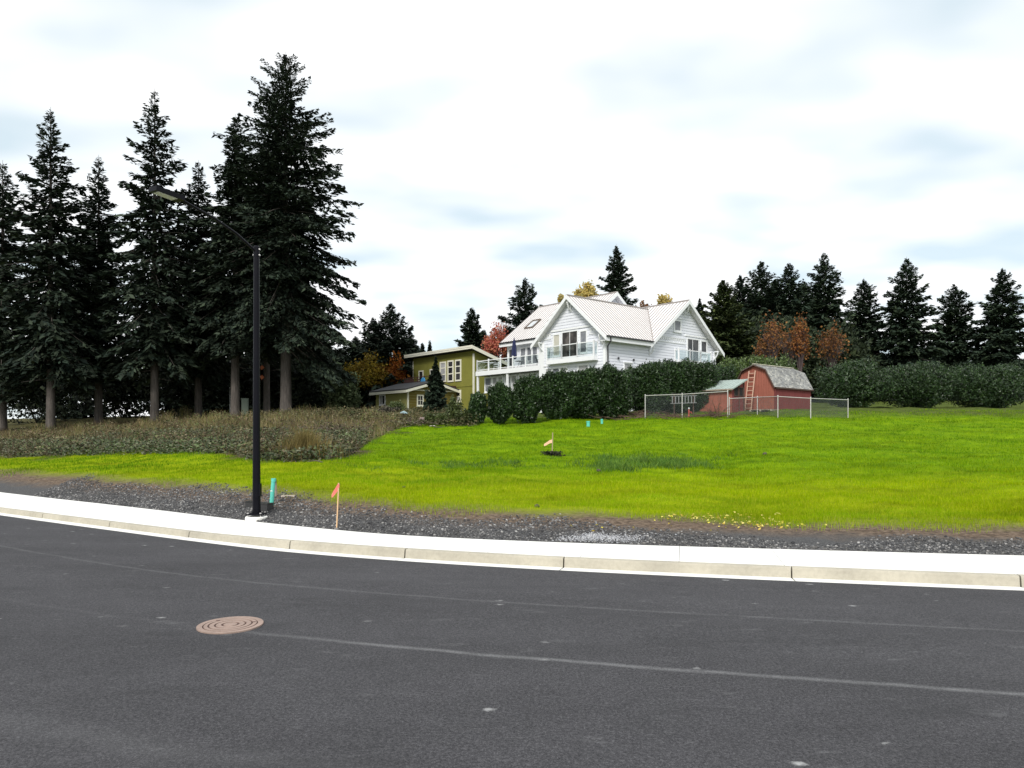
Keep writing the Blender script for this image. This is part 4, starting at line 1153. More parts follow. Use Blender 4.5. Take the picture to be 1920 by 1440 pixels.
# upright boards on the front, one by one
i = 0; y = .02
def gz_(yy):
    for (a, za), (b, zb_) in zip(gam[:-1], gam[1:]):
        if a <= yy <= b: return za + (zb_ - za) * (yy - a) / (b - a)
    return 2.1
while y < BWD - .05:
    y1_ = min(y + .21, BWD - .02); o = .022 + .008 * random.Random(i).random()
    g = MB(); a, b = y + .006, y1_ - .006
    g.add([(-o, a, -.15), (-o, b, -.15), (-o, b, gz_(b) - .03), (-o, a, gz_(a) - .03), (-.001, a, -.15), (-.001, b, -.15), (-.001, b, gz_(b) - .03), (-.001, a, gz_(a) - .03)],
          [(0, 3, 2, 1), (0, 4, 7, 3), (1, 2, 6, 5), (2, 3, 7, 6), (0, 1, 5, 4)])
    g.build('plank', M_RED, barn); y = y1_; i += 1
# boards of the long side
x = .02
while x < BL - .05:
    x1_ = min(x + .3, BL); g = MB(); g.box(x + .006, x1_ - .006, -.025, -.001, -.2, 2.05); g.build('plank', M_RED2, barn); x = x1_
# roof: rows of shingles on each of the four slopes
def shingle_rows(p0, p1, q0, q1, rows, name):
    """Slope from the eave edge p0-p1 up to q0-q1, as a board with lapped rows of shingles."""
    p0, p1, q0, q1 = (np.array(v, float) for v in (p0, p1, q0, q1))
    n = np.cross(p1 - p0, q0 - p0); n /= np.linalg.norm(n)
    if n[2] < 0: n = -n
    deck = MB(); deck.slab([p0, p1, q1, q0] if np.dot(np.cross(p1 - p0, q1 - p0), n) > 0 else [q0, q1, p1, p0], .05)
    d_ = deck.build('roof', M_BROWN, barn)
    mb = MB(); rr = random.Random(3)
    L = np.linalg.norm(p1 - p0); nsh = int(L / .21)
    for r in range(rows):
        a0 = p0 + (q0 - p0) * r / rows; a1 = p1 + (q1 - p1) * r / rows
        b0 = p0 + (q0 - p0) * min(1, (r + 1.25) / rows); b1 = p1 + (q1 - p1) * min(1, (r + 1.25) / rows)
        sh = (r % 2) * .5 / nsh
        for k in range(nsh + 1):
            s, e = max(0, k / nsh - sh + .002), min(1, (k + 1) / nsh - sh - .002)
            if e - s < .01: continue
            h = .022 + .010 * rr.random(); dn = rr.uniform(-.012, .012)
            c = [a0 + (a1 - a0) * s, a0 + (a1 - a0) * e, b0 + (b1 - b0) * e, b0 + (b1 - b0) * s]
            c[0] = c[0] + (p0 - q0) / np.linalg.norm(p0 - q0) * dn; c[1] = c[1] + (p0 - q0) / np.linalg.norm(p0 - q0) * dn
            top = [c[0] + n * h, c[1] + n * h, c[2] + n * .012, c[3] + n * .012]
            bot = [c[0] + n * .004, c[1] + n * .004]
            mb.add(top + bot, [(0, 1, 2, 3), (4, 5, 1, 0), (4, 0, 3), (5, 2, 1)])
    o_ = mb.build('shingle', M_SHING, d_); tag(o_, kind='stuff')
ov = .18
def gq(i, ex=0):
    return gam[i]
e0 = (-.12, 1.86); e4 = (BWD + .12, 1.86)
pts_ = [e0, gam[1], gam[2], gam[3], e4]
pts_ = [(y, z + .06) for y, z in pts_]
shingle_rows((-ov, *pts_[0]), (BL + .2, *pts_[0]), (-ov, *pts_[1]), (BL + .2, *pts_[1]), 13, 'a')
shingle_rows((-ov, *pts_[1]), (BL + .2, *pts_[1]), (-ov, *pts_[2]), (BL + .2, *pts_[2]), 9, 'b')
shingle_rows((BL + .2, *pts_[3]), (-ov, *pts_[3]), (BL + .2, *pts_[2]), (-ov, *pts_[2]), 9, 'c')
shingle_rows((BL + .2, *pts_[4]), (-ov, *pts_[4]), (BL + .2, *pts_[3]), (-ov, *pts_[3]), 13, 'd')
MB().bar((-ov, pts_[2][0], pts_[2][1] + .05), (BL + .2, pts_[2][0], pts_[2][1] + .05), .24, .05).build('ridge_cap', mat_plain('pale_ridge', (.55, .52, .42), .8, .2), barn)
for a, b in zip(pts_[:-1], pts_[1:]):
    MB().bar((-ov - .02, a[0], a[1] - .06), (-ov - .02, b[0], b[1] - .06), .05, .13, (1, 0, 0)).build('verge_board', M_BROWN, barn)
MB().box(.0, BL + .2, -.16, -.13, 1.82, 1.93).build('fascia', M_BROWN, barn)
MB().box(-.045, -.035, 1.72, 2.26, -.1, 1.75).build('door', m_redwood('barn_door_red', (.33, .10, .07)), barn)
for z in (.35, 1.4): MB().box(-.07, -.047, 1.74, 2.24, z, z + .12).build('door_batten', M_RED, barn)

# lean-to shed with the mint roof
sx_, sy_, zs_ = 15.9, 52.0, 3.62
shed = thing('lean_to_shed', 'small red shed with a sloping mint green roof in front of the barn', 'shed', (sx_, sy_, zs_), TH)
SWD, SDP = 2.98, 1.6
mb = MB(); mb.add([(0, 0, -.4), (SDP, 0, -.4), (SDP, 0, 2.45), (0, 0, 1.76), (0, SWD, -.4), (SDP, SWD, -.4), (SDP, SWD, 2.45), (0, SWD, 1.76)],
                  [(0, 1, 2, 3), (7, 6, 5, 4), (0, 4, 5, 1), (1, 5, 6, 2), (2, 6, 7, 3), (3, 7, 4, 0)]); mb.build('wall', M_RED2, shed)
yb_ = 0.0; k = 0
while yb_ < SWD - .05:
    e_ = min(yb_ + .6, SWD); g = MB(); g.box(-.025 - .004 * (k % 2), -.001, yb_ + .004, e_ - .004, -.05, 1.70); g.build('plank', M_RED, shed); yb_ = e_; k += 1
for z in (1.62,): MB().box(-.06, -.032, 0, SWD, z, z + .12).build('trim_board', mat_plain('grey_timber', (.30, .25, .20), .8, .25, 4), shed)
for q in range(5):
    y0_ = .05 + q * (SWD - .1) / 5
    MB().box(-.16, -.02, y0_, y0_ + .06, 1.76, 1.84).build('rafter_end', M_BROWN, shed)
mb = MB(); mb.slab([(-.28, SWD + .12, 1.80), (-.28, -.22, 1.80), (SDP + .12, -.22, 2.58), (SDP + .12, SWD + .12, 2.58)], .07); mb.build('roof', M_GREENR, shed)
mb = MB()
for q in range(12):
    y0_ = -.18 + q * .28
    mb.bar((-.285, y0_, 1.815), (SDP + .12, y0_, 2.592), .05, .025)
tag(mb.build('roof_rib', M_GREENR, shed), kind='stuff')
MB().box(-.32, -.283, -.22, SWD + .12, 1.70, 1.80).build('fascia', mat_plain('grey_timber', (.30, .25, .20), .8, .25, 4), shed)
for x0_, x1_ in ((.28, .72), (.92, 1.36)):
    fr = MB(); 
    for a in ((x0_ - .05, x0_, 1.28, 1.95), (x1_, x1_ + .05, 1.28, 1.95), (x0_, x1_, 1.90, 1.95), (x0_, x1_, 1.28, 1.33)): fr.box(a[0], a[1], -.05, .0, a[2], a[3])
    fo = fr.build('window', M_BROWN, shed)
    MB().box(x0_, x1_, -.02, .0, 1.33, 1.90).build('pane', M_DARK, fo)
MB().box(.86, .90, -.05, -.002, -.1, 2.05).build('post', M_BROWN, shed)
MB().box(1.48, 1.56, -.06, -.002, -.1, 2.35).build('post', M_BROWN, shed)

def ladder(name, label, p0, p1, side, n, w, m, rail=.06, group=None):
    t = thing(name, label, 'ladder', p0, 0, group)
    a, b, s = (np.array(v, float) for v in (p0, p1, side)); b -= a; a = a * 0
    s = s / np.linalg.norm(s) * w / 2
    for k in (-1, 1): MB().bar(a + s * k, b + s * k, rail, rail * .6).build('side_rail', m, t)
    for i in range(n):
        c = a + (b - a) * (i + .6) / (n + .2)
        MB().bar(c - s * .96, c + s * .96, .05, .05).build('rung', m, t)
    return t
a1, _ = SB.on_x(0, 1412.5, 700)
def bw(x, y, z): return (bx_ + BX * x + AX * y, by_ + BY * x + AY * y, z)
p = bw(-.75, a1 + .02, 0); 
ladder('wooden_ladder', 'pale wooden ladder leaning upright on the front of the red barn', (p[0], p[1], gz(p[0], p[1]) + .0), bw(-.16, a1, zbn + 3.25), (AX, AY, 0), 9, .52, mat_plain('pale_ladder_wood', (.55, .36, .27), .75, .2, 5), .07)
# wooden pallet on the grass in front of the barn
pu = ground_at(1433, 771.5)
pal = thing('pallet', 'weathered wooden pallet lying on the ground in front of the red barn', 'pallet', (pu[0], pu[1], gz(pu[0], pu[1])), TH)
M_PAL = mat_plain('weathered_pallet', (.42, .37, .31), .85, .25, 5)
for y in (-.85, 0, .8): MB().box(-.5, .5, y, y + .09, 0, .11).build('bearer', M_PAL, pal)
for i in range(7): MB().box(-.5 + i * .145, -.39 + i * .145, -.9, .93, .112, .135).build('slat', M_PAL, pal)

# chain-link fence: posts and rails one by one, the wire as one mesh of its own
M_GALV = mat_plain('galvanised_steel', (.62, .60, .58), .35, .1, 6, .55)
M_WIRE = mat_plain('fence_wire', (.10, .115, .115), .6, .15, 6, .1, .2)
def fence(label, us, ytops, ybase, cat='fence', mesh=.062):
    pts = []
    for u, yt, yb_ in zip(us, ytops, ybase):
        X, Y, Z = ground_at(u, yb_)
        pts.append([X, Y, Z, zat(yt, Y)])
    # keep the line straight in plan
    o = thing('chain_link_fence', label, cat, (pts[0][0], pts[0][1], pts[0][2]))
    ox, oy, oz = pts[0][:3]
    P_ = [np.array((q[0] - ox, q[1] - oy, q[2] - oz)) for q in pts]; T_ = [np.array((q[0] - ox, q[1] - oy, q[3] - oz)) for q in pts]
    for a, b in zip(P_, T_):
        MB().tube([a - (0, 0, .3), b + (0, 0, .02)], .032, 10).build('post', M_GALV, o)
        MB().lathe([(.036, 0), (.042, .02), (.03, .05), (.005, .065)], 10, tuple(b)).build('post_cap', M_GALV, o)
    mb = MB()
    for i in range(len(P_) - 1):
        MB().tube([T_[i] - (0, 0, .03), T_[i + 1] - (0, 0, .03)], .024, 8).build('rail', M_GALV, o)
        a, b, a1_, b1_ = P_[i] + (0, 0, .05), P_[i + 1] + (0, 0, .05), T_[i] - (0, 0, .05), T_[i + 1] - (0, 0, .05)
        L = np.linalg.norm(b - a); Hh = (a1_[2] - a[2] + b1_[2] - b[2]) / 2
        n = int((L + Hh) / mesh)
        q = lambda s, t: (a + (b - a) * s / L) * (1 - t / Hh) + (a1_ + (b1_ - a1_) * s / L) * (t / Hh)
        for k in range(n):
            s0 = -Hh + k * (L + Hh) / n
            t0 = max(0, -s0); t1 = min(Hh, L - s0)
            if t1 - t0 < .02: continue
            for fl in (0, 1):
                c, d_ = (q(s0 + t0, t0), q(s0 + t1, t1)) if not fl else (q(L - s0 - t0, t0), q(L - s0 - t1, t1))
                mb.bar(c, d_, .0035, .0035)
    tag(mb.build('wire_mesh', M_WIRE, o), kind='stuff')
    return o
fence('tall chain link fence of three posts beside the dark hedge and the mint-roofed shed', [1209.7, 1279, 1364.5], [741, 738.5, 733], [785, 783.5, 781.5])
fence('lower chain link fence across the front of the red barn', [1367.5, 1420, 1458.5, 1520, 1590], [746.5, 744, 742.5, 746, 749], [779, 777, 783, 784, 784])
# grey metal ladder hung on its side behind the fence
l0 = ground_at(1256, 770); l1 = (at(1306.5, 49.6), 49.6)
zl0 = zat(749.5, l0[1])
l0p = (at(1257, 50.2), 50.2)
ladder('metal_ladder', 'grey metal ladder lying on its side behind the chain link fence, left of the shed', (l0p[0], l0p[1], zat(749.8, l0p[1])), (at(1306, 50.6), 50.6, zat(748.5, 50.6)), (0, 0, 1), 8, .50, mat_plain('dull_aluminium', (.28, .28, .29), .5, .2, 6, .3), .07)
for uu_ in (1264, 1300):
    X = at(uu_, 50.75); tt = thing('trestle_post', 'dark %s trestle post that carries the sideways metal ladder' % ('outer' if uu_ == 1264 else 'inner, shed-side'), 'post', (X, 50.75, gz(X, 50.75)), 0, 'trestle posts')
    MB().box(-.04, .04, -.04, .04, -.2, 1.45).build('stake', M_BROWN, tt); MB().box(-.12, .12, -.03, .03, 1.452, 1.50).build('cap', M_BROWN, tt)
# short red pump-like standpipe
pu = ground_at(1294, 784)
sp_ = thing('standpipe', 'short red standpipe with a pale knob at the foot of the chain link fence', 'standpipe', (pu[0], pu[1] + .35, gz(pu[0], pu[1] + .35)))
M_REDP = mat_plain('red_paint', (.55, .10, .09), .5, .2, 6)
MB().lathe([(.07, 0), (.07, .1), (.045, .12), (.045, .42), (.06, .44), (.06, .5), (.03, .54)], 12).build('pipe', M_REDP, sp_)
MB().tube([(0, 0, .36), (.16, -.04, .36), (.18, -.05, .25)], .028, 8).build('spout', M_REDP, sp_)
MB().lathe([(.02, .54), (.06, .57), (.06, .64), (.02, .67)], 12).build('knob', M_WHITE, sp_)

# ================================================================== PLANTS
def tube_mesh(mb, x0, r0, x1, r1): mb.tube([x0, x1], [r0, r1], 6)
def bush(name, label, cat, u, D, yt, yb_, hw, leaf, n, mat, group=None, shape=2.6, seed=0, depth=1.0, stem=True, lump=.18, base=None, core=.72, foot=.62, shag=.16):
    """A leafy shrub: leaves crowd its outer shell, thin out inwards; the outline is lumpy."""
    g = np.random.default_rng(seed + 11)
    X = at(u, D); zb_ = gz(X, D) if base is None else base
    zt = zat(yt, D); hgt = zt - zb_
    rx = hw / F * D; ry = rx * depth
    d = g.normal(size=(n, 3)); d /= np.linalg.norm(d, axis=1)[:, None]
    # superellipsoid radius
    q = (np.abs(d[:, 0]) ** shape + np.abs(d[:, 1]) ** shape + np.abs(d[:, 2]) ** shape) ** (-1 / shape)
    ph = g.uniform(0, 6.28, 6)
    wob = 1 + lump * (np.sin(3.1 * d[:, 0] * 2 + ph[0]) * np.sin(4 * d[:, 2] + ph[1]) + .6 * np.sin(9 * d[:, 0] + ph[2]) * np.sin(8 * d[:, 2] + ph[3]) + .35 * np.sin(17 * d[:, 1] + 13 * d[:, 0] + ph[4]) * np.sin(15 * d[:, 2] + ph[5]))
    r = q * wob * (1 - (1 - core) * g.random(n) ** 1.6)
    tuft = np.sin(23 * d[:, 0] + ph[4]) * np.sin(21 * d[:, 1] + ph[1]) * np.sin(19 * d[:, 2] + ph[2]); r *= 1 + shag * np.clip(tuft, -.3, 1)
    inner = g.random(n) < .22; r[inner] *= g.uniform(.2, .9, inner.sum())
    P_ = d * r[:, None] * np.array([rx, ry, hgt / 2]); P_[:, 2] += hgt / 2
    q_ = np.clip(P_[:, 2] / (hgt * .45), 0, 1); P_[:, :2] *= (foot + (1 - foot) * q_ * (2 - q_))[:, None]
    P_[:, 2] = np.maximum(P_[:, 2], .03)
    dn = g.normal(size=(n, 3)) + d * .7; dn[:, 2] += .3; dn /= np.linalg.norm(dn, axis=1)[:, None]
    e = g.normal(size=(n, 3)); e -= dn * (e * dn).sum(1)[:, None]; e /= np.linalg.norm(e, axis=1)[:, None]
    s = (leaf * g.uniform(.6, 1.3, n) * np.where(inner, 2.2, 1.0))[:, None]
    v = np.stack([P_ - dn * s * .5, P_ + e * s * .24, P_ + dn * s * .5, P_ - e * s * .24], 1).reshape(-1, 3)
    f = 4 * np.arange(n)[:, None] + np.array([0, 1, 2, 3])
    o = thing(name, label, cat, (X, D, zb_), 0, group)
    link('foliage', mesh_np('foliage', v, f, mat), o)
    if stem:
        mb = MB()
        for k in range(7):
            a = k * .9 + seed
            mb.tube([(.06 * math.cos(a), .06 * math.sin(a), -.1), (rx * .3 * math.cos(a), ry * .3 * math.sin(a), hgt * .4), (rx * .6 * math.cos(a + .3), ry * .6 * math.sin(a + .3), hgt * .78)], [.05, .035, .012], 5)
        mb.build('stem', M_BARKD, o)
    return o
M_BARK = mat_bark('fir_bark', (.105, .092, .082))
M_BARKD = mat_bark('dark_bark', (.05, .042, .035))
M_BARKG = mat_bark('grey_twigs', (.19, .18, .18))
M_FIR = mat_leaf('fir_needles', [(.012, .020, .015), (.027, .040, .026), (.018, .029, .020), (.045, .062, .038), (.020, .026, .018)], .7, .15, .35, .35)
M_FIRB = mat_leaf('far_fir_needles', [(.018, .030, .021), (.034, .052, .032), (.023, .038, .025), (.048, .068, .038)], .75, .12, .3, .3)
M_CEDAR = mat_leaf('cedar_sprays', [(.026, .040, .014), (.052, .070, .022), (.036, .054, .019), (.080, .098, .032), (.018, .028, .013)], .7, .15, .4, .5)
M_LAUR = mat_leaf('laurel_leaves', [(.012, .028, .009), (.022, .052, .013), (.017, .038, .011), (.045, .085, .022), (.008, .018, .006), (.030, .060, .016)], .45, .4, .5, 1.1)
M_LAURL = mat_leaf('light_laurel_leaves', [(.05, .085, .018), (.075, .12, .024), (.035, .06, .016), (.10, .15, .035)], .42, .45, .3, .9)
M_OLEAF = mat_leaf('small_shrub_leaves', [(.045, .065, .018), (.07, .09, .025), (.03, .045, .014), (.09, .11, .035)], .5, .35, .35, .9)

def conifer(name, label, u, D, yt, rpx, mat=None, low=.12, nbr=150, spray=.55, per=34, seed=0, group=None, droop=.35, prof=None, cat='tree', trunk_r=None, bark=None, dead=0, aspect=.30, lean=0.0, clumpy=0.0, low_right=None):
    g = np.random.default_rng(seed + 101)
    X = at(u, D); zb_ = gz(X, D) - .15
    Hh = zat(yt, D) - zb_; Rm = rpx / F * D
    tr = trunk_r or max(.12, Hh * .0135)
    prof = prof or (lambda t: min(1.0, .06 + 1.12 * t ** .85) * (1 - .25 * max(0, t - .85) / .15))
    o = thing(name, label, cat, (X, D, zb_), 0, group)
    mb = MB()
    zz = np.array([0, .015, .05, .2, .45, .7, .9, 1.0]); rr = np.array([1.35, 1.1, .98, .85, .62, .36, .13, .03])
    mb.tube([(lean * q * Hh, 0, q * Hh) for q in zz], list(rr * tr), 12)
    hb_ = low * Hh
    C_, DD, SS = [], [], []
    az = 0.0
    for i in range(nbr):
        az += 2.39996 + g.normal(0, .3)
        t = ((i + g.random() * .8) / nbr) ** .80
        hl = hb_ if low_right is None or math.cos(az) < .45 or math.sin(az) < -.5 else low_right * Hh
        h = Hh - t * (Hh - hl) - .01 * Hh
        L = Rm * prof(t) * (g.uniform(.62, 1.12) if g.random() > .2 else g.uniform(.3, .6))
        el = R(48) * (1 - t) ** 1.6 - R(24) * t * droop / .35 + g.normal(0, .09)
        dx = np.array([math.cos(az), math.sin(az)])
        sag = droop * L * .42 * t
        k = max(5, int(per * (.35 + L / max(Rm, .1))))
        s = g.random(k) ** .72
        if clumpy:
            s = np.clip(np.round(s * 6) / 6 + g.normal(0, .045, k), .03, 1.05)
        s = .06 + .96 * s
        if low_right is not None and h < hb_ * 1.1: s = .32 + .68 * s
        wid = L * .26 * np.maximum(0, 1 - s) ** .65 + .05 * L + spray * .25
        lat = g.uniform(-1, 1, k) * wid
        hx = s * L; hz_ = np.sin(el) * s * L - sag * s ** 1.5 + sag * .55 * np.maximum(0, s - .62) ** 1.0 * 1.6
        px_ = dx[0] * hx * np.cos(el) - dx[1] * lat; py_ = dx[1] * hx * np.cos(el) + dx[0] * lat
        pz_ = h + hz_ - np.abs(lat) * .35 - g.random(k) * spray * .55
        C_.append(np.stack([px_ + lean * h, py_, pz_], 1))
        sg = np.sign(lat)
        dv = np.stack([dx[0] * .75 - dx[1] * sg * .6, dx[1] * .75 + dx[0] * sg * .6, -.30 - .5 * g.random(k) * t + .5 * (1 - t)], 1) + g.normal(0, .28, (k, 3))
        DD.append(dv); SS.append(np.full(k, spray * (.38 + .72 * min(1, t * 2.2))) * g.uniform(.55, 1.3, k))
        if i % 2 == 0 and L > .8:
            e = np.array([dx[0] * L * .8 * math.cos(el), dx[1] * L * .8 * math.cos(el), h + math.sin(el) * L * .8 - sag * .7])
            m_ = np.array([dx[0] * L * .4 * math.cos(el), dx[1] * L * .4 * math.cos(el), h + math.sin(el) * L * .4 - sag * .25])
            mb.tube([(lean * h, 0, h), m_ + (lean * h, 0, 0), e + (lean * h, 0, 0)], [max(.02, tr * .16), max(.015, tr * .1), .01], 4, False)
    for i in range(dead):
        h = hb_ * g.uniform(.45, 1.15); az = g.random() * 6.28; L = g.uniform(.3, .8) * Rm * .6
        mb.tube([(0, 0, h), (math.cos(az) * L, math.sin(az) * L, h - L * .18)], [.04, .01], 4, False)
    P_ = np.concatenate(C_); dv = np.concatenate(DD); s = np.concatenate(SS)[:, None]; n = len(P_)
    dv /= np.linalg.norm(dv, axis=1)[:, None]
    e = np.cross(dv, np.array([0, 0, 1.0]) + g.normal(0, .45, (n, 3))); e /= np.maximum(np.linalg.norm(e, axis=1), 1e-6)[:, None]
    v = np.stack([P_ - dv * s * .5, P_ + e * s * aspect * .6 + dv * s * .08, P_ + dv * s * .5, P_ - e * s * aspect * .6 - dv * s * .02], 1).reshape(-1, 3)
    f = 4 * np.arange(n)[:, None] + np.array([0, 1, 2, 3])
    mb.build('trunk', bark or M_BARK, o, smooth=True)
    link('crown', mesh_np('crown', v, f, mat or M_FIR), o)
    return o

def leafy(name, label, u, D, yt, yb_, rpx, mat, n=3000, leaf=.28, nlimb=26, seed=0, group=None, bark=None, base=None, zlow=.25, bare=0.0, upright=.5, cat='tree', clump=.5):
    """A broad-leaved tree: forked limbs that carry separate clumps of leaves."""
    g = np.random.default_rng(seed + 501)
    X = at(u, D); zb_ = gz(X, D) - .1
    Hh = zat(yt, D) - zb_; Rm = rpx / F * D
    cz = (zat((yt + yb_) / 2, D) - zb_); rz = (zat(yt, D) - zat(yb_, D)) / 2
    o = thing(name, label, cat, (X, D, zb_), 0, group)
    mb = MB(); tr = max(.06, Hh * .016)
    fork = max(.15 * Hh, cz - rz * 1.1)
    mb.tube([(0, 0, -.1), (.02, 0, fork * .6), (0, .02, fork)], [tr * 1.2, tr, tr * .85], 8)
    tips = []
    for i in range(nlimb):
        d = g.normal(size=3); d /= np.linalg.norm(d); d[2] = d[2] * (1 - upright) + upright * abs(d[2])
        r = g.uniform(.45, 1.0)
        e = np.array([d[0] * Rm * r, d[1] * Rm * r, cz + d[2] * rz * r])
        m_ = np.array([e[0] * .45, e[1] * .45, fork + (e[2] - fork) * .55])
        mb.tube([(0, 0, fork * g.uniform(.7, 1.0)), m_, e], [tr * .45, tr * .25, .012], 5, False)
        tips.append(e)
        for k in range(5 if bare else 2):
            w = e + g.normal(0, .22, 3) * np.array([Rm, Rm, rz]) + np.array([0, 0, .15 * rz])
            mb.tube([m_ + (e - m_) * g.uniform(.2, .9), w], [.02, .006], 4, False); tips.append(w)
    mb.build('trunk', bark or M_BARKD, o, smooth=True)
    tips = np.array(tips)
    if n:
        c = tips[g.integers(0, len(tips), n)]
        P_ = c + g.normal(0, 1, (n, 3)) * np.array([Rm, Rm, rz]) * clump * .32
        s = leaf * g.uniform(.6, 1.3, n)
        d = g.normal(size=(n, 3)); d /= np.linalg.norm(d, axis=1)[:, None]
        e = g.normal(size=(n, 3)); e -= d * (e * d).sum(1)[:, None]; e /= np.linalg.norm(e, axis=1)[:, None]
        s = s[:, None]
        v = np.stack([P_ - d * s * .5, P_ + e * s * .32, P_ + d * s * .5, P_ - e * s * .32], 1).reshape(-1, 3)
        link('crown', mesh_np('crown', v, 4 * np.arange(n)[:, None] + np.array([0, 1, 2, 3]), mat), o)
    return o

# ---- the great firs on the left
def bigprof(t):
    return float(np.interp(t, [0, .04, .12, .22, .30, .34, .45, .55, .62, .75, .9, 1.0], [.05, .18, .40, .50, .62, .78, .82, 1.0, 1.0, .96, 1.0, .80]))
conifer('fir_tree', 'tallest dark fir, its thick bare trunk just right of the lamp post', 536, 67, 96, 142, low=.285, low_right=.20, nbr=320, spray=.55, per=190, seed=1, prof=bigprof, trunk_r=.52, dead=14, droop=.5, clumpy=1.0, group='tall firs beyond the weeds')
conifer('fir_tree', 'tall fir whose slim bare trunk stands directly behind the lamp post', 500, 73, 262, 92, low=.36, nbr=190, spray=.6, per=110, seed=2, trunk_r=.34, dead=8, droop=.5, clumpy=1.0, group='tall firs beyond the weeds', prof=lambda t: min(1, .1 + 1.1 * t ** .7))
conifer('fir_tree', 'tall fir with a narrow pointed top, left of the tallest fir', 441, 69, 213, 100, low=.32, nbr=230, spray=.6, per=120, seed=3, trunk_r=.42, dead=8, droop=.5, clumpy=1.0, group='tall firs beyond the weeds', prof=lambda t: min(1, .05 + 1.1 * t ** .9))
for i, (u, D, yt, rp_, lb) in enumerate(((372, 74, 300, 90, 'second fir left of the lamp post, shorter than its neighbours'), (290, 68, 165, 120, 'broad tall fir left of the lamp arm'),
                                        (185, 72, 290, 95, 'mid-height fir between two taller firs far left of the lamp'), (95, 66, 200, 115, 'tall fir second from the left end of the row'), (5, 70, 300, 100, 'fir at the left end of the row'))):
    conifer('fir_tree', lb, u, D, yt, rp_, low=.22, nbr=180, spray=.75, per=85, seed=20 + i, trunk_r=.38, dead=4, droop=.5, clumpy=1.0, group='tall firs beyond the weeds')
# dark trees standing deeper in the wood
for i, (u, D, yt, rp_, lb) in enumerate(((560, 92, 470, 62, 'dark fir deep in the wood behind the tallest fir'), (478, 95, 400, 80, 'dark fir deep in the wood behind the lamp post'), (405, 96, 420, 80, 'dark fir deep in the wood behind the narrow-topped fir'),
                                        (605, 90, 590, 72, 'low dark fir under the tips of the tallest fir\'s branches'), (320, 95, 430, 90, 'dark fir deep in the wood left of the lamp arm'), (140, 95, 430, 100, 'dark fir deep in the wood at far left'))):
    conifer('fir_tree', lb, u, D, yt, rp_, low=.03, nbr=160, spray=.9, per=75, seed=40 + i, group='dark firs deep in the wood', droop=.4)
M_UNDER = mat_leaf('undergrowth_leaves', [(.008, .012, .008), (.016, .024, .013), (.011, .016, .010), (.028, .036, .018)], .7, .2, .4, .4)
M_UNDG = mat_leaf('grey_green_leaves', [(.07, .10, .045), (.10, .135, .06), (.05, .072, .035), (.13, .155, .075)], .7, .2, .35, .5)
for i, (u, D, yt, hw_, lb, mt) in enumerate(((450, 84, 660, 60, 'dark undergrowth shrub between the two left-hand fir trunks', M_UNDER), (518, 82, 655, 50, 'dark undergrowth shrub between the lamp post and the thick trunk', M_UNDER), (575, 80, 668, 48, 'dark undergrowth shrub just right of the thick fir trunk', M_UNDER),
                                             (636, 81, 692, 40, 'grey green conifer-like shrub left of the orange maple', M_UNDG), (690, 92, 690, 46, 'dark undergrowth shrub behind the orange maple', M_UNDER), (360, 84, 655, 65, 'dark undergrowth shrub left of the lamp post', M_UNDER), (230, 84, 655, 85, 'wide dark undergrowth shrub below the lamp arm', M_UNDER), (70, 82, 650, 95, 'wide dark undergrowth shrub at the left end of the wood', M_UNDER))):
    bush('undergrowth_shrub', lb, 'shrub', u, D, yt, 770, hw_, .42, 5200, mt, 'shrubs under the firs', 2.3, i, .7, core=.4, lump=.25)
for i, (u, D, yt, hw_, lb) in enumerate(((1400, 94, 600, 55, 'dark green thicket between the broad cedar and the orange trees'), (1475, 95, 592, 60, 'dark green thicket behind the orange trees above the barn'), (1570, 94, 605, 65, 'dark green thicket beyond the rusty tree at the barn\'s far end'))):
    bush('thicket_shrub', lb, 'shrub', u, D, yt, 770, hw_, .5, 6500, mat_leaf('thicket_leaves', [(.014, .022, .012), (.028, .042, .020), (.020, .030, .015), (.045, .06, .026)], .7, .2, .4, .4), 'thicket behind the barn', 2.4, 400 + i, .6, core=.4, lump=.25)
# ---- conifers between the wood and the houses
for i, (u, D, yt, rp_, lb, pw) in enumerate(((733, 92, 566, 88, 'largest dark conifer behind the green house\'s garage', .75), (700, 95, 594, 74, 'dark conifer just left of the largest one behind the garage', .75), (768, 98, 614, 52, 'thin-topped conifer right of the largest one behind the garage', .9),
                                             (667, 96, 628, 60, 'low dark conifer at the edge of the wood, left of the garage conifers', .7), (792, 115, 640, 22, 'far small conifer at left above the green house\'s roof', .9), (806, 120, 636, 16, 'thin far spire of a conifer above the green house\'s roof', .9), (640, 99, 650, 40, 'lowest dark conifer beside the tallest fir\'s branch tips', .7))):
    conifer('conifer_tree', lb, u, D, yt, rp_, low=.04, nbr=190, spray=.8, per=95, seed=60 + i, group='conifers behind the green house', prof=lambda t, pw=pw: (.02 + 1.9 * t) if t < .1 else min(1, .06 + 1.05 * t ** pw), droop=.25)
for i, (u, D, yt, rp_, lb) in enumerate(((885, 108, 574, 56, 'fir rising behind the green house\'s roof'), (908, 112, 616, 36, 'shorter fir close right of the fir behind the green house'), (984, 104, 518, 84, 'wide-branched fir behind the left slope of the white house'), (1156, 108, 457, 72, 'tall dense fir behind the middle of the white house'), (1312, 125, 556, 36, 'tiny far fir right of the white house\'s right-hand gable'))):
    conifer('fir_tree', lb, u, D, yt, rp_, M_FIRB, low=.05, nbr=(190 if i != 3 else 320), spray=(.9 if i != 3 else .75), per=(110 if i != 3 else 130), seed=80 + i, group='firs behind the houses', droop=.3, prof=lambda t: (.02 + 2.2 * t) if t < .13 else min(1, .045 + 1.0 * t ** .64))
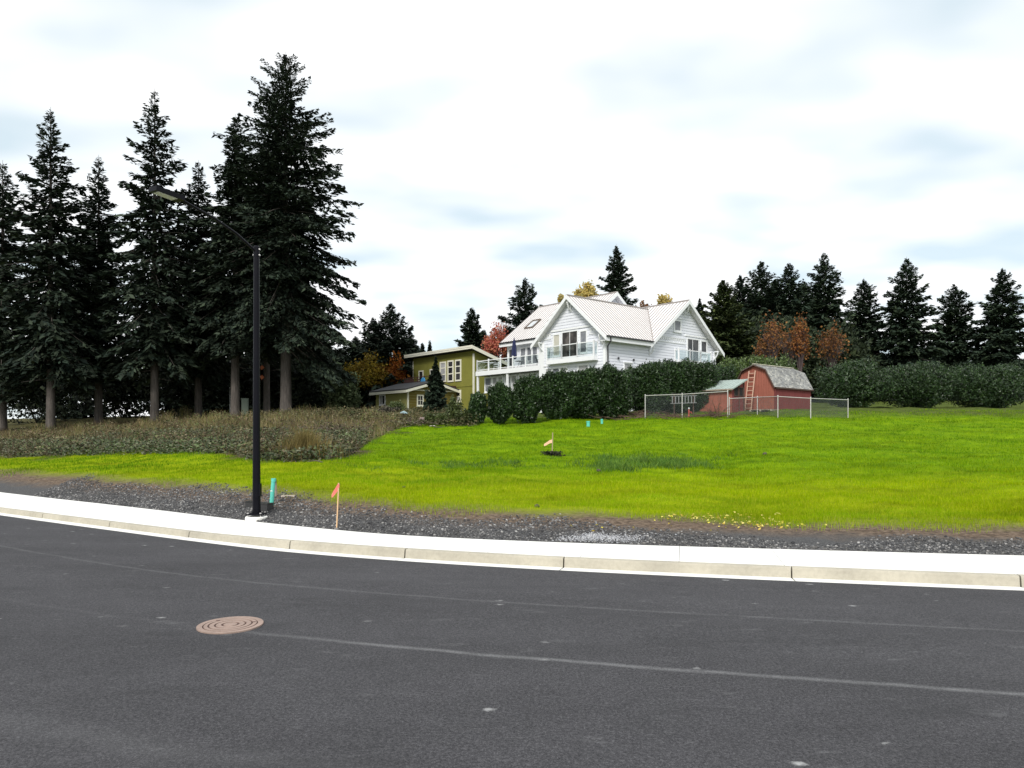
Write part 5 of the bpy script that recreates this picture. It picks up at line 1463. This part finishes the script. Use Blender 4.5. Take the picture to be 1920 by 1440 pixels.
for i, (u, D, yt, rp_, lb) in enumerate(((1388, 108, 513, 68, 'left, slimmer fir of the wood behind the red barn'), (1427, 104, 486, 90, 'tallest fir of the wood behind the red barn'), (1455, 112, 520, 78, 'fir tucked between the two tall ones behind the barn'), (1479, 104, 490, 86, 'tall fir above the orange trees behind the barn'),
                                         (1407, 118, 545, 70, 'fir filling the gap left of the tallest fir behind the barn'), (1442, 120, 540, 80, 'fir deep in the gap right of the tallest fir behind the barn'), (1510, 118, 525, 80, 'fir filling the gap beyond the orange trees'),
                                         (1545, 108, 470, 80, 'tall fir right of the barn\'s far end'), (1620, 112, 520, 76, 'mid-height fir further right than the barn'), (1700, 106, 480, 80, 'second tall fir right of the barn'), (1790, 112, 530, 76, 'shorter fir near the right end of the wood'), (1880, 106, 500, 80, 'fir at the right end of the wood'))):
    conifer('fir_tree', lb, u, D, yt, rp_, M_FIRB, low=.04, nbr=210, spray=.9, per=110, seed=100 + i, group='firs of the wood behind the barn', droop=.3, prof=lambda t: (.02 + 2.2 * t) if t < .13 else min(1, .045 + 1.0 * t ** .64))
conifer('cedar_tree', 'broad rounded dark cedar right of the white house', 1356, 82, 522, 82, M_CEDAR, low=.0, nbr=360, spray=.5, per=130, seed=130, droop=.15, prof=lambda t: float(np.interp(t, [0, .1, .25, .4, .6, .85, 1], [.04, .26, .46, .68, .82, 1.0, .95])), aspect=.45)
# ---- autumn trees
M_YEL = mat_leaf('yellow_autumn_leaves', [(.55, .42, .12), (.66, .52, .20), (.45, .35, .10), (.36, .32, .12)], .6, .25, .25, .6, .35)
M_REDL = mat_leaf('red_autumn_leaves', [(.52, .14, .11), (.44, .11, .07), (.58, .26, .18), (.40, .15, .07)], .6, .25, .25, .6, .35)
M_ORA = mat_leaf('orange_autumn_leaves', [(.36, .12, .02), (.28, .075, .014), (.44, .19, .03), (.22, .06, .015)], .6, .25, .3, .6, .35)
M_GOLD = mat_leaf('golden_autumn_leaves', [(.30, .20, .02), (.22, .17, .02), (.36, .25, .03), (.13, .12, .02), (.18, .10, .015)], .6, .25, .3, .6, .35)
M_DULL = mat_leaf('dull_orange_leaves', [(.25, .095, .03), (.19, .075, .025), (.30, .14, .04), (.15, .06, .03)], .65, .2, .3, .5, .3)
M_RUST = mat_leaf('rusty_autumn_leaves', [(.16, .065, .025), (.24, .10, .03), (.11, .055, .03), (.30, .15, .045)], .65, .2, .3, .5, .3)
leafy('maple_tree', 'golden yellow maple behind the roof of the green house\'s garage', 692, 89, 682, 738, 30, M_GOLD, 5200, .34, 30, 1, None, zlow=.1, clump=.75)
leafy('maple_tree', 'smaller orange maple between the golden one and the green house', 737, 90, 684, 735, 23, M_ORA, 3600, .34, 24, 2, None, clump=.75)
leafy('maple_tree', 'red-leaved maple showing between the green house and the white house', 929, 100, 624, 690, 21, M_REDL, 2600, .36, 26, 3, None, clump=.7)
leafy('bare_tree', 'pale grey bare-branched tree above the red maple', 945, 112, 594, 650, 17, M_UNDG, 0, .3, 40, 4, None, M_BARKG, bare=1)
leafy('yellow_tree', 'larger yellow tree behind the ridge of the white house', 1099, 104, 541, 580, 19, M_YEL, 2400, .42, 28, 5, 'yellow trees behind the house', clump=.6)
leafy('yellow_tree', 'small yellow tree left of the front gable\'s peak', 1052, 106, 558, 590, 9, M_YEL, 1100, .40, 14, 6, 'yellow trees behind the house', clump=.6)
leafy('yellow_tree', 'yellow tree behind the valley between the two right-hand roofs', 1243, 104, 557, 590, 12, M_YEL, 1400, .40, 18, 7, 'yellow trees behind the house', clump=.6)
leafy('bare_tree', 'low rusty thin-leaved tree in the notch of the white house\'s roofs', 1207, 108, 568, 600, 12, M_RUST, 500, .34, 18, 8, None, bare=1)
for i, (u, yt, r_, n_, mt, lb) in enumerate(((1447, 612, 22, 1300, M_RUST, 'thin rusty-leaved tree left above the barn roof'), (1452, 608, 10, 900, M_DULL, 'upright orange-leaved tree above the barn roof'), (1500, 603, 15, 2400, M_DULL, 'bright orange tree right above the barn roof'), (1432, 640, 16, 700, M_RUST, 'low rusty brush next to the broad cedar'), (1560, 620, 26, 1600, M_RUST, 'rusty tree beyond the far end of the barn'), (1480, 620, 18, 500, M_RUST, 'purple-brown bare tree between the two orange trees'))):
    leafy('autumn_tree', lb, u, 74 + i, yt, 700, r_, mt, int(n_ * .6), .27, 34, 30 + i, 'autumn trees behind the barn', mat_bark('purple_twigs', (.10, .075, .075)), bare=1, upright=.75, clump=.55)
# ---- the hedge and its shrubs
def hedge_D(u): return ground_at(u, 796 - (u - 850) * .02)[1]
for i, (u, yt, hw_, D, n_, lb) in enumerate((
        (895, 738, 18, 47.5, 5200, 'small rounded laurel third from the left end of the shrub row'), (937, 721, 26, 47.6, 8000, 'mid-size laurel in front of the room under the deck'),
        (988, 707, 32, 48.0, 11000, 'largest free-standing laurel, left of the joined hedge'), (1045, 699, 36, 48.6, 13000, 'first shrub of the joined hedge, below the front gable'),
        (1095, 695, 36, 49.2, 13000, 'middle shrub of the joined hedge, below the house corner'), (1146, 691, 38, 49.8, 13500, 'last shrub of the joined hedge, left of the gap with the white wall'),
        (1216, 685, 38, 52.5, 13000, 'first shrub of the tall hedge behind the wire fence'), (1264, 681, 36, 53.5, 12500, 'middle shrub of the tall hedge, below the right-hand gable'), (1308, 683, 34, 54.5, 12500, 'last shrub of the tall hedge, behind the mint-roofed shed'),
        (1348, 690, 34, 57.0, 8000, 'laurel behind the shed and left of the barn roof'))):
    bush('laurel_shrub', lb, 'shrub', u, D, yt, 796, hw_ * (.98 if i > 2 else .90), .16, int(n_ * 1.8), M_LAUR, 'laurel shrubs along the white house', (5.0 if i > 5 else 3.4) if i > 2 else 2.6, 200 + i, .8, lump=.13)
for i, (u, yt, hw_, D, lb) in enumerate(((1372, 676, 30, 62, 'lighter green laurel below the broad cedar'), (1420, 670, 30, 62.5, 'lighter green laurel behind the barn\'s peak'), (1462, 674, 26, 63, 'lighter green laurel behind the barn\'s ridge'), (1600, 680, 60, 62, 'wide dark laurel just beyond the barn\'s end'), (1720, 684, 62, 62, 'wide dark laurel, second beyond the barn\'s end'), (1850, 686, 70, 62, 'wide dark laurel farthest from the barn, at the right end'))):
    bush('laurel_shrub', lb, 'shrub', u, D, yt, 790, hw_ * 1.1, .17, int(8000 * (hw_ / 30)), (M_LAURL if i < 3 else M_LAUR), 'light green laurels behind the barn' if i < 3 else 'laurels beyond the barn', 3.0, 230 + i, .8, lump=.12)
for i, (u, yt, hw_, D, lb, mt) in enumerate(((852, 746, 16, 48.5, 'olive green young laurel right of the columnar cypress', M_OLEAF), (877, 768, 10, 47.4, 'small low shrub between the two left-hand laurels', M_OLEAF), (828, 775, 10, 48.2, 'low shrub at the right foot of the columnar cypress', M_OLEAF), (806, 776, 9, 48.4, 'low shrub at the left foot of the columnar cypress', M_OLEAF), (863, 772, 9, 47.3, 'low round shrub below the young laurel', M_OLEAF),
                                           (742, 752, 17, 56, 'thin olive sapling in front of the garage wall', M_OLEAF), (728, 762, 22, 55, 'grey brushy shrub below the garage window', mat_leaf('grey_brush', [(.07, .065, .05), (.11, .10, .08), (.05, .048, .035)], .8, .1, .3, .6)))):
    bush('low_shrub', lb, 'shrub', u, D, yt, 796, hw_, .14, 2600, mt, 'low shrubs near the green house', 2.3, 260 + i, .9, lump=.22, core=.35)
g_ = conifer('cypress_tree', 'dark narrow columnar cypress in front of the green house', 817, 58, 666, 22, mat_leaf('cypress_sprays', [(.012, .022, .014), (.022, .036, .022), (.016, .028, .017), (.03, .045, .026)], .7, .15, .25, .8), low=.0, nbr=230, spray=.30, per=44, seed=300, droop=-.2, prof=lambda t: float(np.interp(t, [0, .15, .4, .7, .92, 1], [.05, .30, .62, .92, 1.0, .85])), aspect=.5)

# ================================================================== NEAR THINGS: LAMP, STAKES, PIPES, MANHOLE
M_LAMP = mat_plain('black_lamp_paint', (.004, .004, .007), .42, .2, 3, 0, .12, .05)
lx, ly, lz = ground_at(481, 973)
lamp = thing('street_lamp', 'tall black street lamp on a round concrete footing behind the pavement', 'street lamp', (lx, ly, lz))
ztop = zat(465, ly) - lz
MB().lathe([(.26, -.35), (.26, .045), (.24, .065)], 28).build('footing', M_GUT, lamp)
MB().box(-.19, .19, -.19, .19, .105, .135).build('base_plate', M_LAMP, lamp)
for sx_, sy_ in ((-1, -1), (1, -1), (-1, 1), (1, 1)):
    MB().lathe([(.014, .06), (.014, .16)], 8, (sx_ * .15, sy_ * .15, 0)).lathe([(.026, .137), (.026, .162)], 6, (sx_ * .15, sy_ * .15, 0)).build('bolt', M_GALV, lamp)
MB().lathe([(.115, .135), (.115, .20), (.094, .205)], 20).build('collar', M_LAMP, lamp)
n = 16; prof = [(.096, .14), (.092, .8), (.080, ztop * .5), (.066, ztop)]
mb = MB(); mb.lathe(prof, n); mb.build('pole', M_LAMP, lamp, smooth=False)
MB().box(.06, .105, -.06, .06, .55, .85).build('access_cover', M_LAMP, lamp)
tx, ty = -.51, -.86
end = np.array((tx * 2.05, ty * 2.05, ztop + .62)); st = np.array((tx * .04, ty * .04, ztop - .08))
mid = st + (end - st) * .55 + np.array((0, 0, .10))
MB().tube([st, st + (mid - st) * .5 + (0, 0, .05), mid, end], [.034, .032, .030, .028], 10).build('arm', M_LAMP, lamp)
MB().lathe([(.072, ztop - .22), (.072, ztop + .02), (.05, ztop + .05)], 16).build('arm_bracket', M_LAMP, lamp)
for z in (-.17, -.03): MB().box(-.085, .085, -.03, .03, ztop + z - .015, ztop + z + .015).build('clamp', M_GALV, lamp)
he = MB(); dirv = np.array((tx, ty, .06)); dirv /= np.linalg.norm(dirv)
he.bar(end - dirv * .05, end + dirv * .62, .26, .10); hd = he.build('lamp_head', M_LAMP, lamp)
MB().bar(end + dirv * .12 - (0, 0, .056), end + dirv * .56 - (0, 0, .056), .20, .012).build('lens', mat_plain('frosted_lens', (.6, .6, .58), .3, .03), hd)

M_TEAL = mat_plain('teal_plastic_pipe', (.10, .52, .42), .45, .06, 4, bump=.03)
def pipe(label, u, yb_, yt, r, tilt=0, group='teal pipe ends', stripe=True):
    x, y, z = ground_at(u, yb_)
    hgt = (yb_ - yt) / F * y
    o = thing('utility_pipe', label, 'pipe', (x, y, z), 0, group)
    dx = tilt * hgt
    MB().tube([(0, 0, -.15), (dx, 0, hgt)], r, 14).build('pipe', M_TEAL, o)
    mb = MB(); mb.tube([(dx * 1.0, 0, hgt - .07), (dx, 0, hgt + .012)], r * 1.16, 14); mb.build('cap', M_TEAL, o)
    if stripe: MB().tube([(dx * .55, 0, hgt * .55 - .012), (dx * .56, 0, hgt * .56 + .012)], r * 1.03, 14).build('band', mat_plain('pale_print', (.55, .68, .62), .5, .05), o)
    return x, y, z
px_, py_, pz_ = pipe('teal plastic pipe standing in the gravel just right of the lamp post', 508, 948, 898, .052, .10)
pipe('wider teal pipe stub in the grass in front of the joined hedge', 1103, 799.5, 790, .11, 0, stripe=False)
pipe('smaller teal pipe stub in the grass, right of the wider stub', 1128.5, 794.5, 786, .075, 0, stripe=False)
q = ground_at(518, 931)
mk = thing('marker_post', 'weathered grey-brown marker post leaning just behind the near teal pipe', 'post', q)
MB().bar((0, 0, -.1), (-.03, .02, .44), .045, .03).build('stake', mat_plain('weathered_stake', (.30, .24, .20), .85, .3, 8), mk)
MB().bar((-.03, .0, .38), (-.03, .0, .46), .07, .05).build('cap', mat_plain('black_plastic', (.02, .02, .02), .4, .1), mk)

q = ground_at(496, 957)
bxo = thing('meter_box', 'low black plastic utility box at the foot of the lamp post, lid closed', 'utility box', q, R(-20))
M_BPL = mat_plain('black_plastic', (.02, .02, .02), .4, .1)
mb = MB(); mb.add([(-.20, -.14, -.1), (.20, -.14, -.1), (.20, .14, -.1), (-.20, .14, -.1), (-.17, -.12, .16), (.17, -.12, .16), (.17, .12, .16), (-.17, .12, .16)],
                  [(3, 2, 1, 0), (4, 5, 6, 7), (0, 1, 5, 4), (1, 2, 6, 5), (2, 3, 7, 6), (3, 0, 4, 7)]); mb.build('body', M_BPL, bxo)
MB().box(-.19, .19, -.135, .135, .162, .19).build('lid', M_BPL, bxo)
q = ground_at(469, 950)
bxo = thing('meter_box', 'black utility box half hidden on the left of the lamp post', 'utility box', q, R(10))
mb = MB(); mb.add([(-.12, -.12, -.1), (.12, -.12, -.1), (.12, .12, -.1), (-.12, .12, -.1), (-.10, -.10, .12), (.10, -.10, .12), (.10, .10, .12), (-.10, .10, .12)],
                  [(3, 2, 1, 0), (4, 5, 6, 7), (0, 1, 5, 4), (1, 2, 6, 5), (2, 3, 7, 6), (3, 0, 4, 7)]); mb.build('body', M_BPL, bxo)
MB().box(-.11, .11, -.11, .11, .122, .145).build('lid', M_BPL, bxo)

M_STAKE = mat_plain('pale_stake_wood', (.62, .40, .22), .8, .15, 8)
M_STAKEG = mat_plain('greyed_stake_wood', (.34, .27, .16), .85, .2, 8)
def m_pink():
    t = NT('pink_flagging'); b = t.bsdf((.90, .30, .24), .5)
    tr = t.n('ShaderNodeBsdfTranslucent'); tr.inputs[0].default_value = (.95, .36, .28, 1)
    mx = t.n('ShaderNodeMixShader'); mx.inputs[0].default_value = .4
    t.l(b.outputs[0], mx.inputs[1]); t.l(tr.outputs[0], mx.inputs[2]); t.l(mx.outputs[0], t.out.inputs['Surface']); return t.m
M_PINK = m_pink()
def flag_mesh(pts, w):
    """A ribbon along pts, as wide as w says at each point, with a little thickness and folds."""
    mb = MB(); vs = []
    for i, (p, wd) in enumerate(zip(pts, w)):
        x, y, z = p; a = .012 * math.sin(i * 1.7)
        vs += [(x, y + a, z + wd / 2), (x, y + a, z - wd / 2), (x, y + a + .003, z + wd / 2), (x, y + a + .003, z - wd / 2)]
    fs = []
    for i in range(len(pts) - 1):
        b = 4 * i; fs += [(b, b + 1, b + 5, b + 4), (b + 2, b + 6, b + 7, b + 3), (b, b + 4, b + 6, b + 2), (b + 1, b + 3, b + 7, b + 5)]
    fs += [(0, 2, 3, 1), (4 * len(pts) - 4, 4 * len(pts) - 3, 4 * len(pts) - 1, 4 * len(pts) - 2)]
    return mb.add(vs, fs)
q = ground_at(630.5, 992)
s1 = thing('survey_stake', 'thin pale wooden survey stake with pink flag in the roadside gravel', 'stake', q, 0, 'survey stakes with flags')
hh = (992 - 906) / F * q[1]
MB().bar((0, 0, -.2), (.055, 0, hh), .038, .022).build('stake', M_STAKE, s1)
fl = [(.05, -.014, hh - .06), (.02, -.016, hh - .12), (-.02, -.018, hh - .18), (-.06, -.02, hh - .24), (-.10, -.02, hh - .29)]
flag_mesh(fl, [.15, .15, .13, .12, .06]).build('flag', M_PINK, s1)
MB().bar((.052, 0, hh - .10), (.054, 0, hh - .02), .048, .034).build('flag_knot', M_PINK, s1)
MB().lathe([(.05, -.01), (.045, .015), (.025, .03)], 10).build('soil_cone', mat_plain('stake_soil', (.16, .15, .14), .9, .3, 20), s1)
q = ground_at(1035, 855)
s2 = thing('survey_stake', 'wooden survey stake with pale orange flag in a dark clump on the lawn', 'stake', q, 0, 'survey stakes with flags')
hh = (855 - 811) / F * q[1]
MB().bar((0, 0, -.2), (.03, 0, hh), .07, .045).build('stake', M_STAKEG, s2)
flag_mesh([(.0, -.03, hh - .38), (-.12, -.03, hh - .42), (-.24, -.03, hh - .50), (-.36, -.03, hh - .56)], [.15, .14, .13, .10]).build('flag', mat_plain('faded_orange_flag', (.85, .50, .32), .6, .08), s2)
g = np.random.default_rng(5); n = 420
P_ = np.stack([q[0] + g.normal(0, .2, n), q[1] + g.normal(0, .2, n), q[2] + g.random(n) * .20], 1)
rng = g
tag(link('soil_mound', leaf_scatter('soil_mound', P_, .05 + .05 * g.random(n), mat_leaf('dark_clods', [(.018, .022, .014), (.03, .035, .02), (.04, .04, .026)], .9, .1, .2))), kind='stuff')

# manhole cover in the road
q = None
for D in np.arange(7, 10, .005):
    X = at(432, D)
    p, nn = curve_frame(kerb_y, np.linspace(X - 3, X + 3, 241))
    o_ = np.min(np.hypot(p[:, 0] - X, p[:, 1] - D))
    z = road_z(o_)
    if H0 + (YH - 1172.5) / F * D <= z: q = (X, D, z); break
M_IRON = mat_plain('rusty_iron', (.33, .24, .20), .6, .2, 5, .2, bump=.2)
M_IRON2 = mat_plain('dark_iron', (.10, .055, .045), .7, .3, 6, .2)
mh = thing('manhole_cover', 'round rusty manhole cover with ring pattern set in the asphalt', 'manhole cover', (q[0], q[1], q[2]))
MB().lathe([(.36, -.05), (.36, .012), (.30, .012), (.30, -.05)], 48).build('frame', M_IRON, mh)
MB().lathe([(.294, -.04), (.294, .006)], 48).build('lid', M_IRON2, mh)
def ring(r0, r1, z0, z1, a0=0, a1=2 * math.pi, n=40):
    mb = MB(); vs = []; full = a1 - a0 > 6.28
    for i in range(n + (0 if full else 1)):
        a = a0 + (a1 - a0) * i / n
        c, s = math.cos(a), math.sin(a)
        vs += [(r0 * c, r0 * s, z0), (r1 * c, r1 * s, z0), (r1 * c, r1 * s, z1), (r0 * c, r0 * s, z1)]
    m = len(vs) // 4
    fs = []
    for i in range(m if full else m - 1):
        b, d_ = 4 * i, 4 * ((i + 1) % m)
        fs += [(b + k, b + (k + 1) % 4, d_ + (k + 1) % 4, d_ + k) for k in range(4)]
    return mb.add(vs, fs)
for r0, r1 in ((.245, .285), (.175, .225), (.10, .155)): ring(r0, r1, .006, .014).build('ring', M_IRON, mh)
MB().lathe([(.075, .006), (.075, .014)], 24).build('hub', M_IRON, mh)
for a in (.4, 2.5): MB().box(.255 * math.cos(a) - .02, .255 * math.cos(a) + .02, .255 * math.sin(a) - .012, .255 * math.sin(a) + .012, .0145, .016).build('pick_hole', M_IRON2, mh)

# things lying about near the weeds
q = ground_at(757, 792)
bf = thing('bird_feeder', 'low stone-footed bird feeder with a pale blue-grey roof by the garage', 'bird feeder', q)
MB().tube([(0, 0, -.1), (0, 0, .40)], .10, 10).build('post', mat_plain('grey_stone', (.22, .19, .18), .85, .3, 6), bf)
MB().lathe([(.20, .36), (.22, .40), (.22, .43)], 16).build('tray', M_BROWN, bf)
MB().lathe([(.30, .62), (.28, .66), (.17, .74), (.04, .80)], 20).build('roof', mat_plain('blue_grey_roof', (.24, .34, .37), .5, .1), bf)
for a in range(4): MB().tube([(.19 * math.cos(a * 1.57), .19 * math.sin(a * 1.57), .43), (.20 * math.cos(a * 1.57), .20 * math.sin(a * 1.57), .65)], .02, 6).build('upright', M_BROWN, bf)
def rock(name, label, u, yb_, r, col, seed, group=None):
    x, y, z = ground_at(u, yb_); g = np.random.default_rng(seed)
    n, m = 14, 8; vs = []
    ph = g.uniform(0, 6, 4)
    for i in range(1, m):
        t = math.pi * i / m
        for j in range(n):
            a = 2 * math.pi * j / n
            k = r * (1 + .16 * math.sin(2 * a + ph[0]) * math.sin(t) + .10 * math.sin(3 * a + 2 * t + ph[1]) + g.normal(0, .035))
            vs.append((k * 1.15 * math.sin(t) * math.cos(a), k * .95 * math.sin(t) * math.sin(a), k * .8 * math.cos(t) + r * .45))
    vs += [(0, 0, r * 1.22), (0, 0, -r * .3)]
    fs = [(i * n + j, (i + 1) * n + j, (i + 1) * n + (j + 1) % n, i * n + (j + 1) % n) for i in range(m - 2) for j in range(n)]
    fs += [(len(vs) - 2, j, (j + 1) % n) for j in range(n)] + [((m - 2) * n + (j + 1) % n, (m - 2) * n + j, len(vs) - 1) for j in range(n)]
    o = link(name, mesh_np(name, vs, fs, mat_plain('stone_' + str(seed), col, .9, .3, 4, bump=.6)), None, (x, y, z))
    return tag(o, label, 'rock', group)
rock('boulder', 'purplish brown boulder among the low shrubs left of the columnar cypress', 792, 794, .34, (.20, .15, .14), 1)
rock('rock', 'grey rock between the bird feeder and the purplish boulder', 772, 792, .26, (.17, .15, .14), 2)
def board(label, u0, y0, u1, y1, w, m, lift=.05, nm='board'):
    a, b = ground_at(u0, y0), ground_at(u1, y1)
    p, q = np.array((a[0], a[1], a[2] + lift)), np.array((b[0], b[1], b[2] + lift))
    c = (p + q) / 2
    o = MB().bar(p - c, q - c, w, .05).build(nm, m, None, loc=tuple(c))
    return tag(o, label, 'board', 'loose timber on the ground')
M_OLDW = mat_plain('old_pale_wood', (.46, .40, .33), .85, .25, 6)
board('pale split board lying in the weeds left of the bird feeder', 736, 789, 750, 795, .16, M_OLDW, .12)
board('shorter grey board lying below the bird feeder', 745, 797, 757, 796, .13, M_OLDW, .06)
board('weathered pale stick lying at the gravel\'s edge right of the teal pipe', 528, 932, 553, 931.5, .05, M_OLDW, .02)
board('pale board lying in front of the hedge\'s gap', 1140, 781, 1149, 786, .12, M_OLDW, .10)
board('small pale board in the grass below the young laurel', 806, 799.5, 815, 799, .14, mat_plain('white_scrap', (.65, .63, .58), .7, .1), .03)
# brush heap between the hedge and the wire fence, and fallen branches in the weeds
rng = np.random.default_rng(77)
def twigs(name, label, spots, n, ln, r, m, up=.3, cat='brush'):
    mb = MB(); c0 = ground_at(*spots[0][:2])
    for cu, cy, su, sy, k in spots:
        for _ in range(k):
            a = ground_at(rng.normal(cu, su), min(max(rng.normal(cy, sy), 768), 868))
            th = rng.random() * 6.28; L = ln * rng.uniform(.4, 1.2); e = rng.uniform(-.05, up)
            z = a[2] + rng.random() * .22
            p = np.array((a[0], a[1], z)) - c0
            q_ = p + np.array((math.cos(th) * L, math.sin(th) * L * .6, e * L))
            mb.tube([p, (p + q_) / 2 + rng.normal(0, .06, 3), q_], [r, r * .8, r * .3], 4, False)
    o = mb.build(name, m, None, loc=tuple(c0))
    return tag(o, label, cat, None, 'stuff')
twigs('brush_heap', None, [(1196, 781, 9, 3, 90), (1160, 787, 20, 2, 40), (1250, 784, 16, 2, 60), (1330, 783, 30, 2, 60)], 0, .9, .02, mat_bark('brush_brown', (.13, .085, .065)))
twigs('fallen_branches', None, [(600, 800, 25, 6, 40), (565, 812, 30, 10, 50), (640, 806, 30, 6, 40), (690, 806, 20, 6, 25), (600, 845, 30, 10, 30), (760, 797, 25, 2, 40)], 0, 1.3, .025, mat_bark('branch_grey', (.15, .12, .10)))
# bare shrub growing through the fence in front of the shed
q = ground_at(1345, 782)
bs = thing('bare_shrub', 'leafless brown shrub spreading in front of the mint-roofed shed', 'shrub', q)
mb = MB()
for i in range(46):
    a = rng.uniform(-.2, 3.4); L = rng.uniform(.5, 1.35)
    e = np.array((math.cos(a) * L * 1.1 + .2, rng.normal(0, .25), abs(math.sin(a)) * L * .9 + .08))
    mb.tube([(0, 0, 0), e * .5 + (0, 0, .08), e], [.018, .012, .004], 4, False)
    for _ in range(3):
        w = e * rng.uniform(.5, .95); mb.tube([w, w + rng.normal(0, .16, 3) + (0, 0, .08)], [.008, .003], 3, False)
mb.build('branchwork', mat_bark('brush_brown', (.13, .085, .065)), bs)

# far slim lamp and pale cabinet under the firs, orange ribbons on a trunk
q = ground_at(431.5, 775)
fl_ = thing('street_lamp', 'far slim pale lamp post standing among the fir trunks', 'street lamp', q)
hz2 = zat(664, q[1]) - q[2]
MB().tube([(0, 0, -.1), (0, 0, hz2)], [.07, .05], 10).build('pole', mat_plain('pale_lamp_paint', (.55, .56, .56), .5, .05), fl_)
MB().tube([(0, 0, hz2 - .05), (-.3, -.2, hz2 + .12), (-.6, -.4, hz2 + .1)], .035, 8).build('arm', mat_plain('pale_lamp_paint', (.55, .56, .56), .5, .05), fl_)
MB().box(-.85, -.55, -.52, -.34, hz2 + .06, hz2 + .14).build('lamp_head', mat_plain('pale_lamp_paint', (.55, .56, .56), .5, .05), fl_)
X = at(459.5, 72)
cb = thing('utility_cabinet', 'tall grey green utility cabinet between the fir trunks, left of the lamp post', 'cabinet', (X, 72, gz(X, 72)), R(12))
M_CAB = mat_plain('grey_green_paint', (.16, .20, .16), .6, .1)
MB().box(-.32, .32, -.2, .2, -.2, 1.75).build('body', M_CAB, cb); MB().box(-.36, .36, -.24, .24, 1.752, 1.82).build('lid', M_CAB, cb); MB().box(-.27, .27, -.225, -.202, .1, 1.6).build('door', M_CAB, cb)
M_ORT = mat_plain('orange_tag', (.60, .16, .06), .6, .1)
for z_, lb in ((690, 'upper of two small orange tags on the slim trunk behind the lamp'), (708, 'lower of two small orange tags on the slim trunk behind the lamp')):
    D = 72.6
    o = MB(); o.add([(0, 0, .28), (-.22, 0, .10), (-.05, 0, -.22), (.24, 0, .04), (0, .03, .28), (-.22, .03, .10), (-.05, .03, -.22), (.24, .03, .04)],
                    [(0, 1, 2, 3), (7, 6, 5, 4), (0, 4, 5, 1), (1, 5, 6, 2), (2, 6, 7, 3), (3, 7, 4, 0)])
    o = o.build('orange_tag', M_ORT, None, loc=(at(491.5, D), D - .05, zat(z_, D))); tag(o, lb, 'tag', 'orange tags on a fir')
# dark clods and a bit of rubbish on the lawn
for i, (u, y, r, lb) in enumerate(((1007, 951, .06, 'brown clod at the lawn\'s edge above the gravel'), (757, 915, .045, 'small dark clod on the lawn right of the near survey stake'), (1434, 853, .09, 'dark clod in the grass near the right side of the lawn'), (1122, 884, .07, 'dark clod at the left end of the tall grass patch'))):
    rock('clod', lb, u, y, r, (.07, .055, .045), 40 + i, 'clods on the lawn')
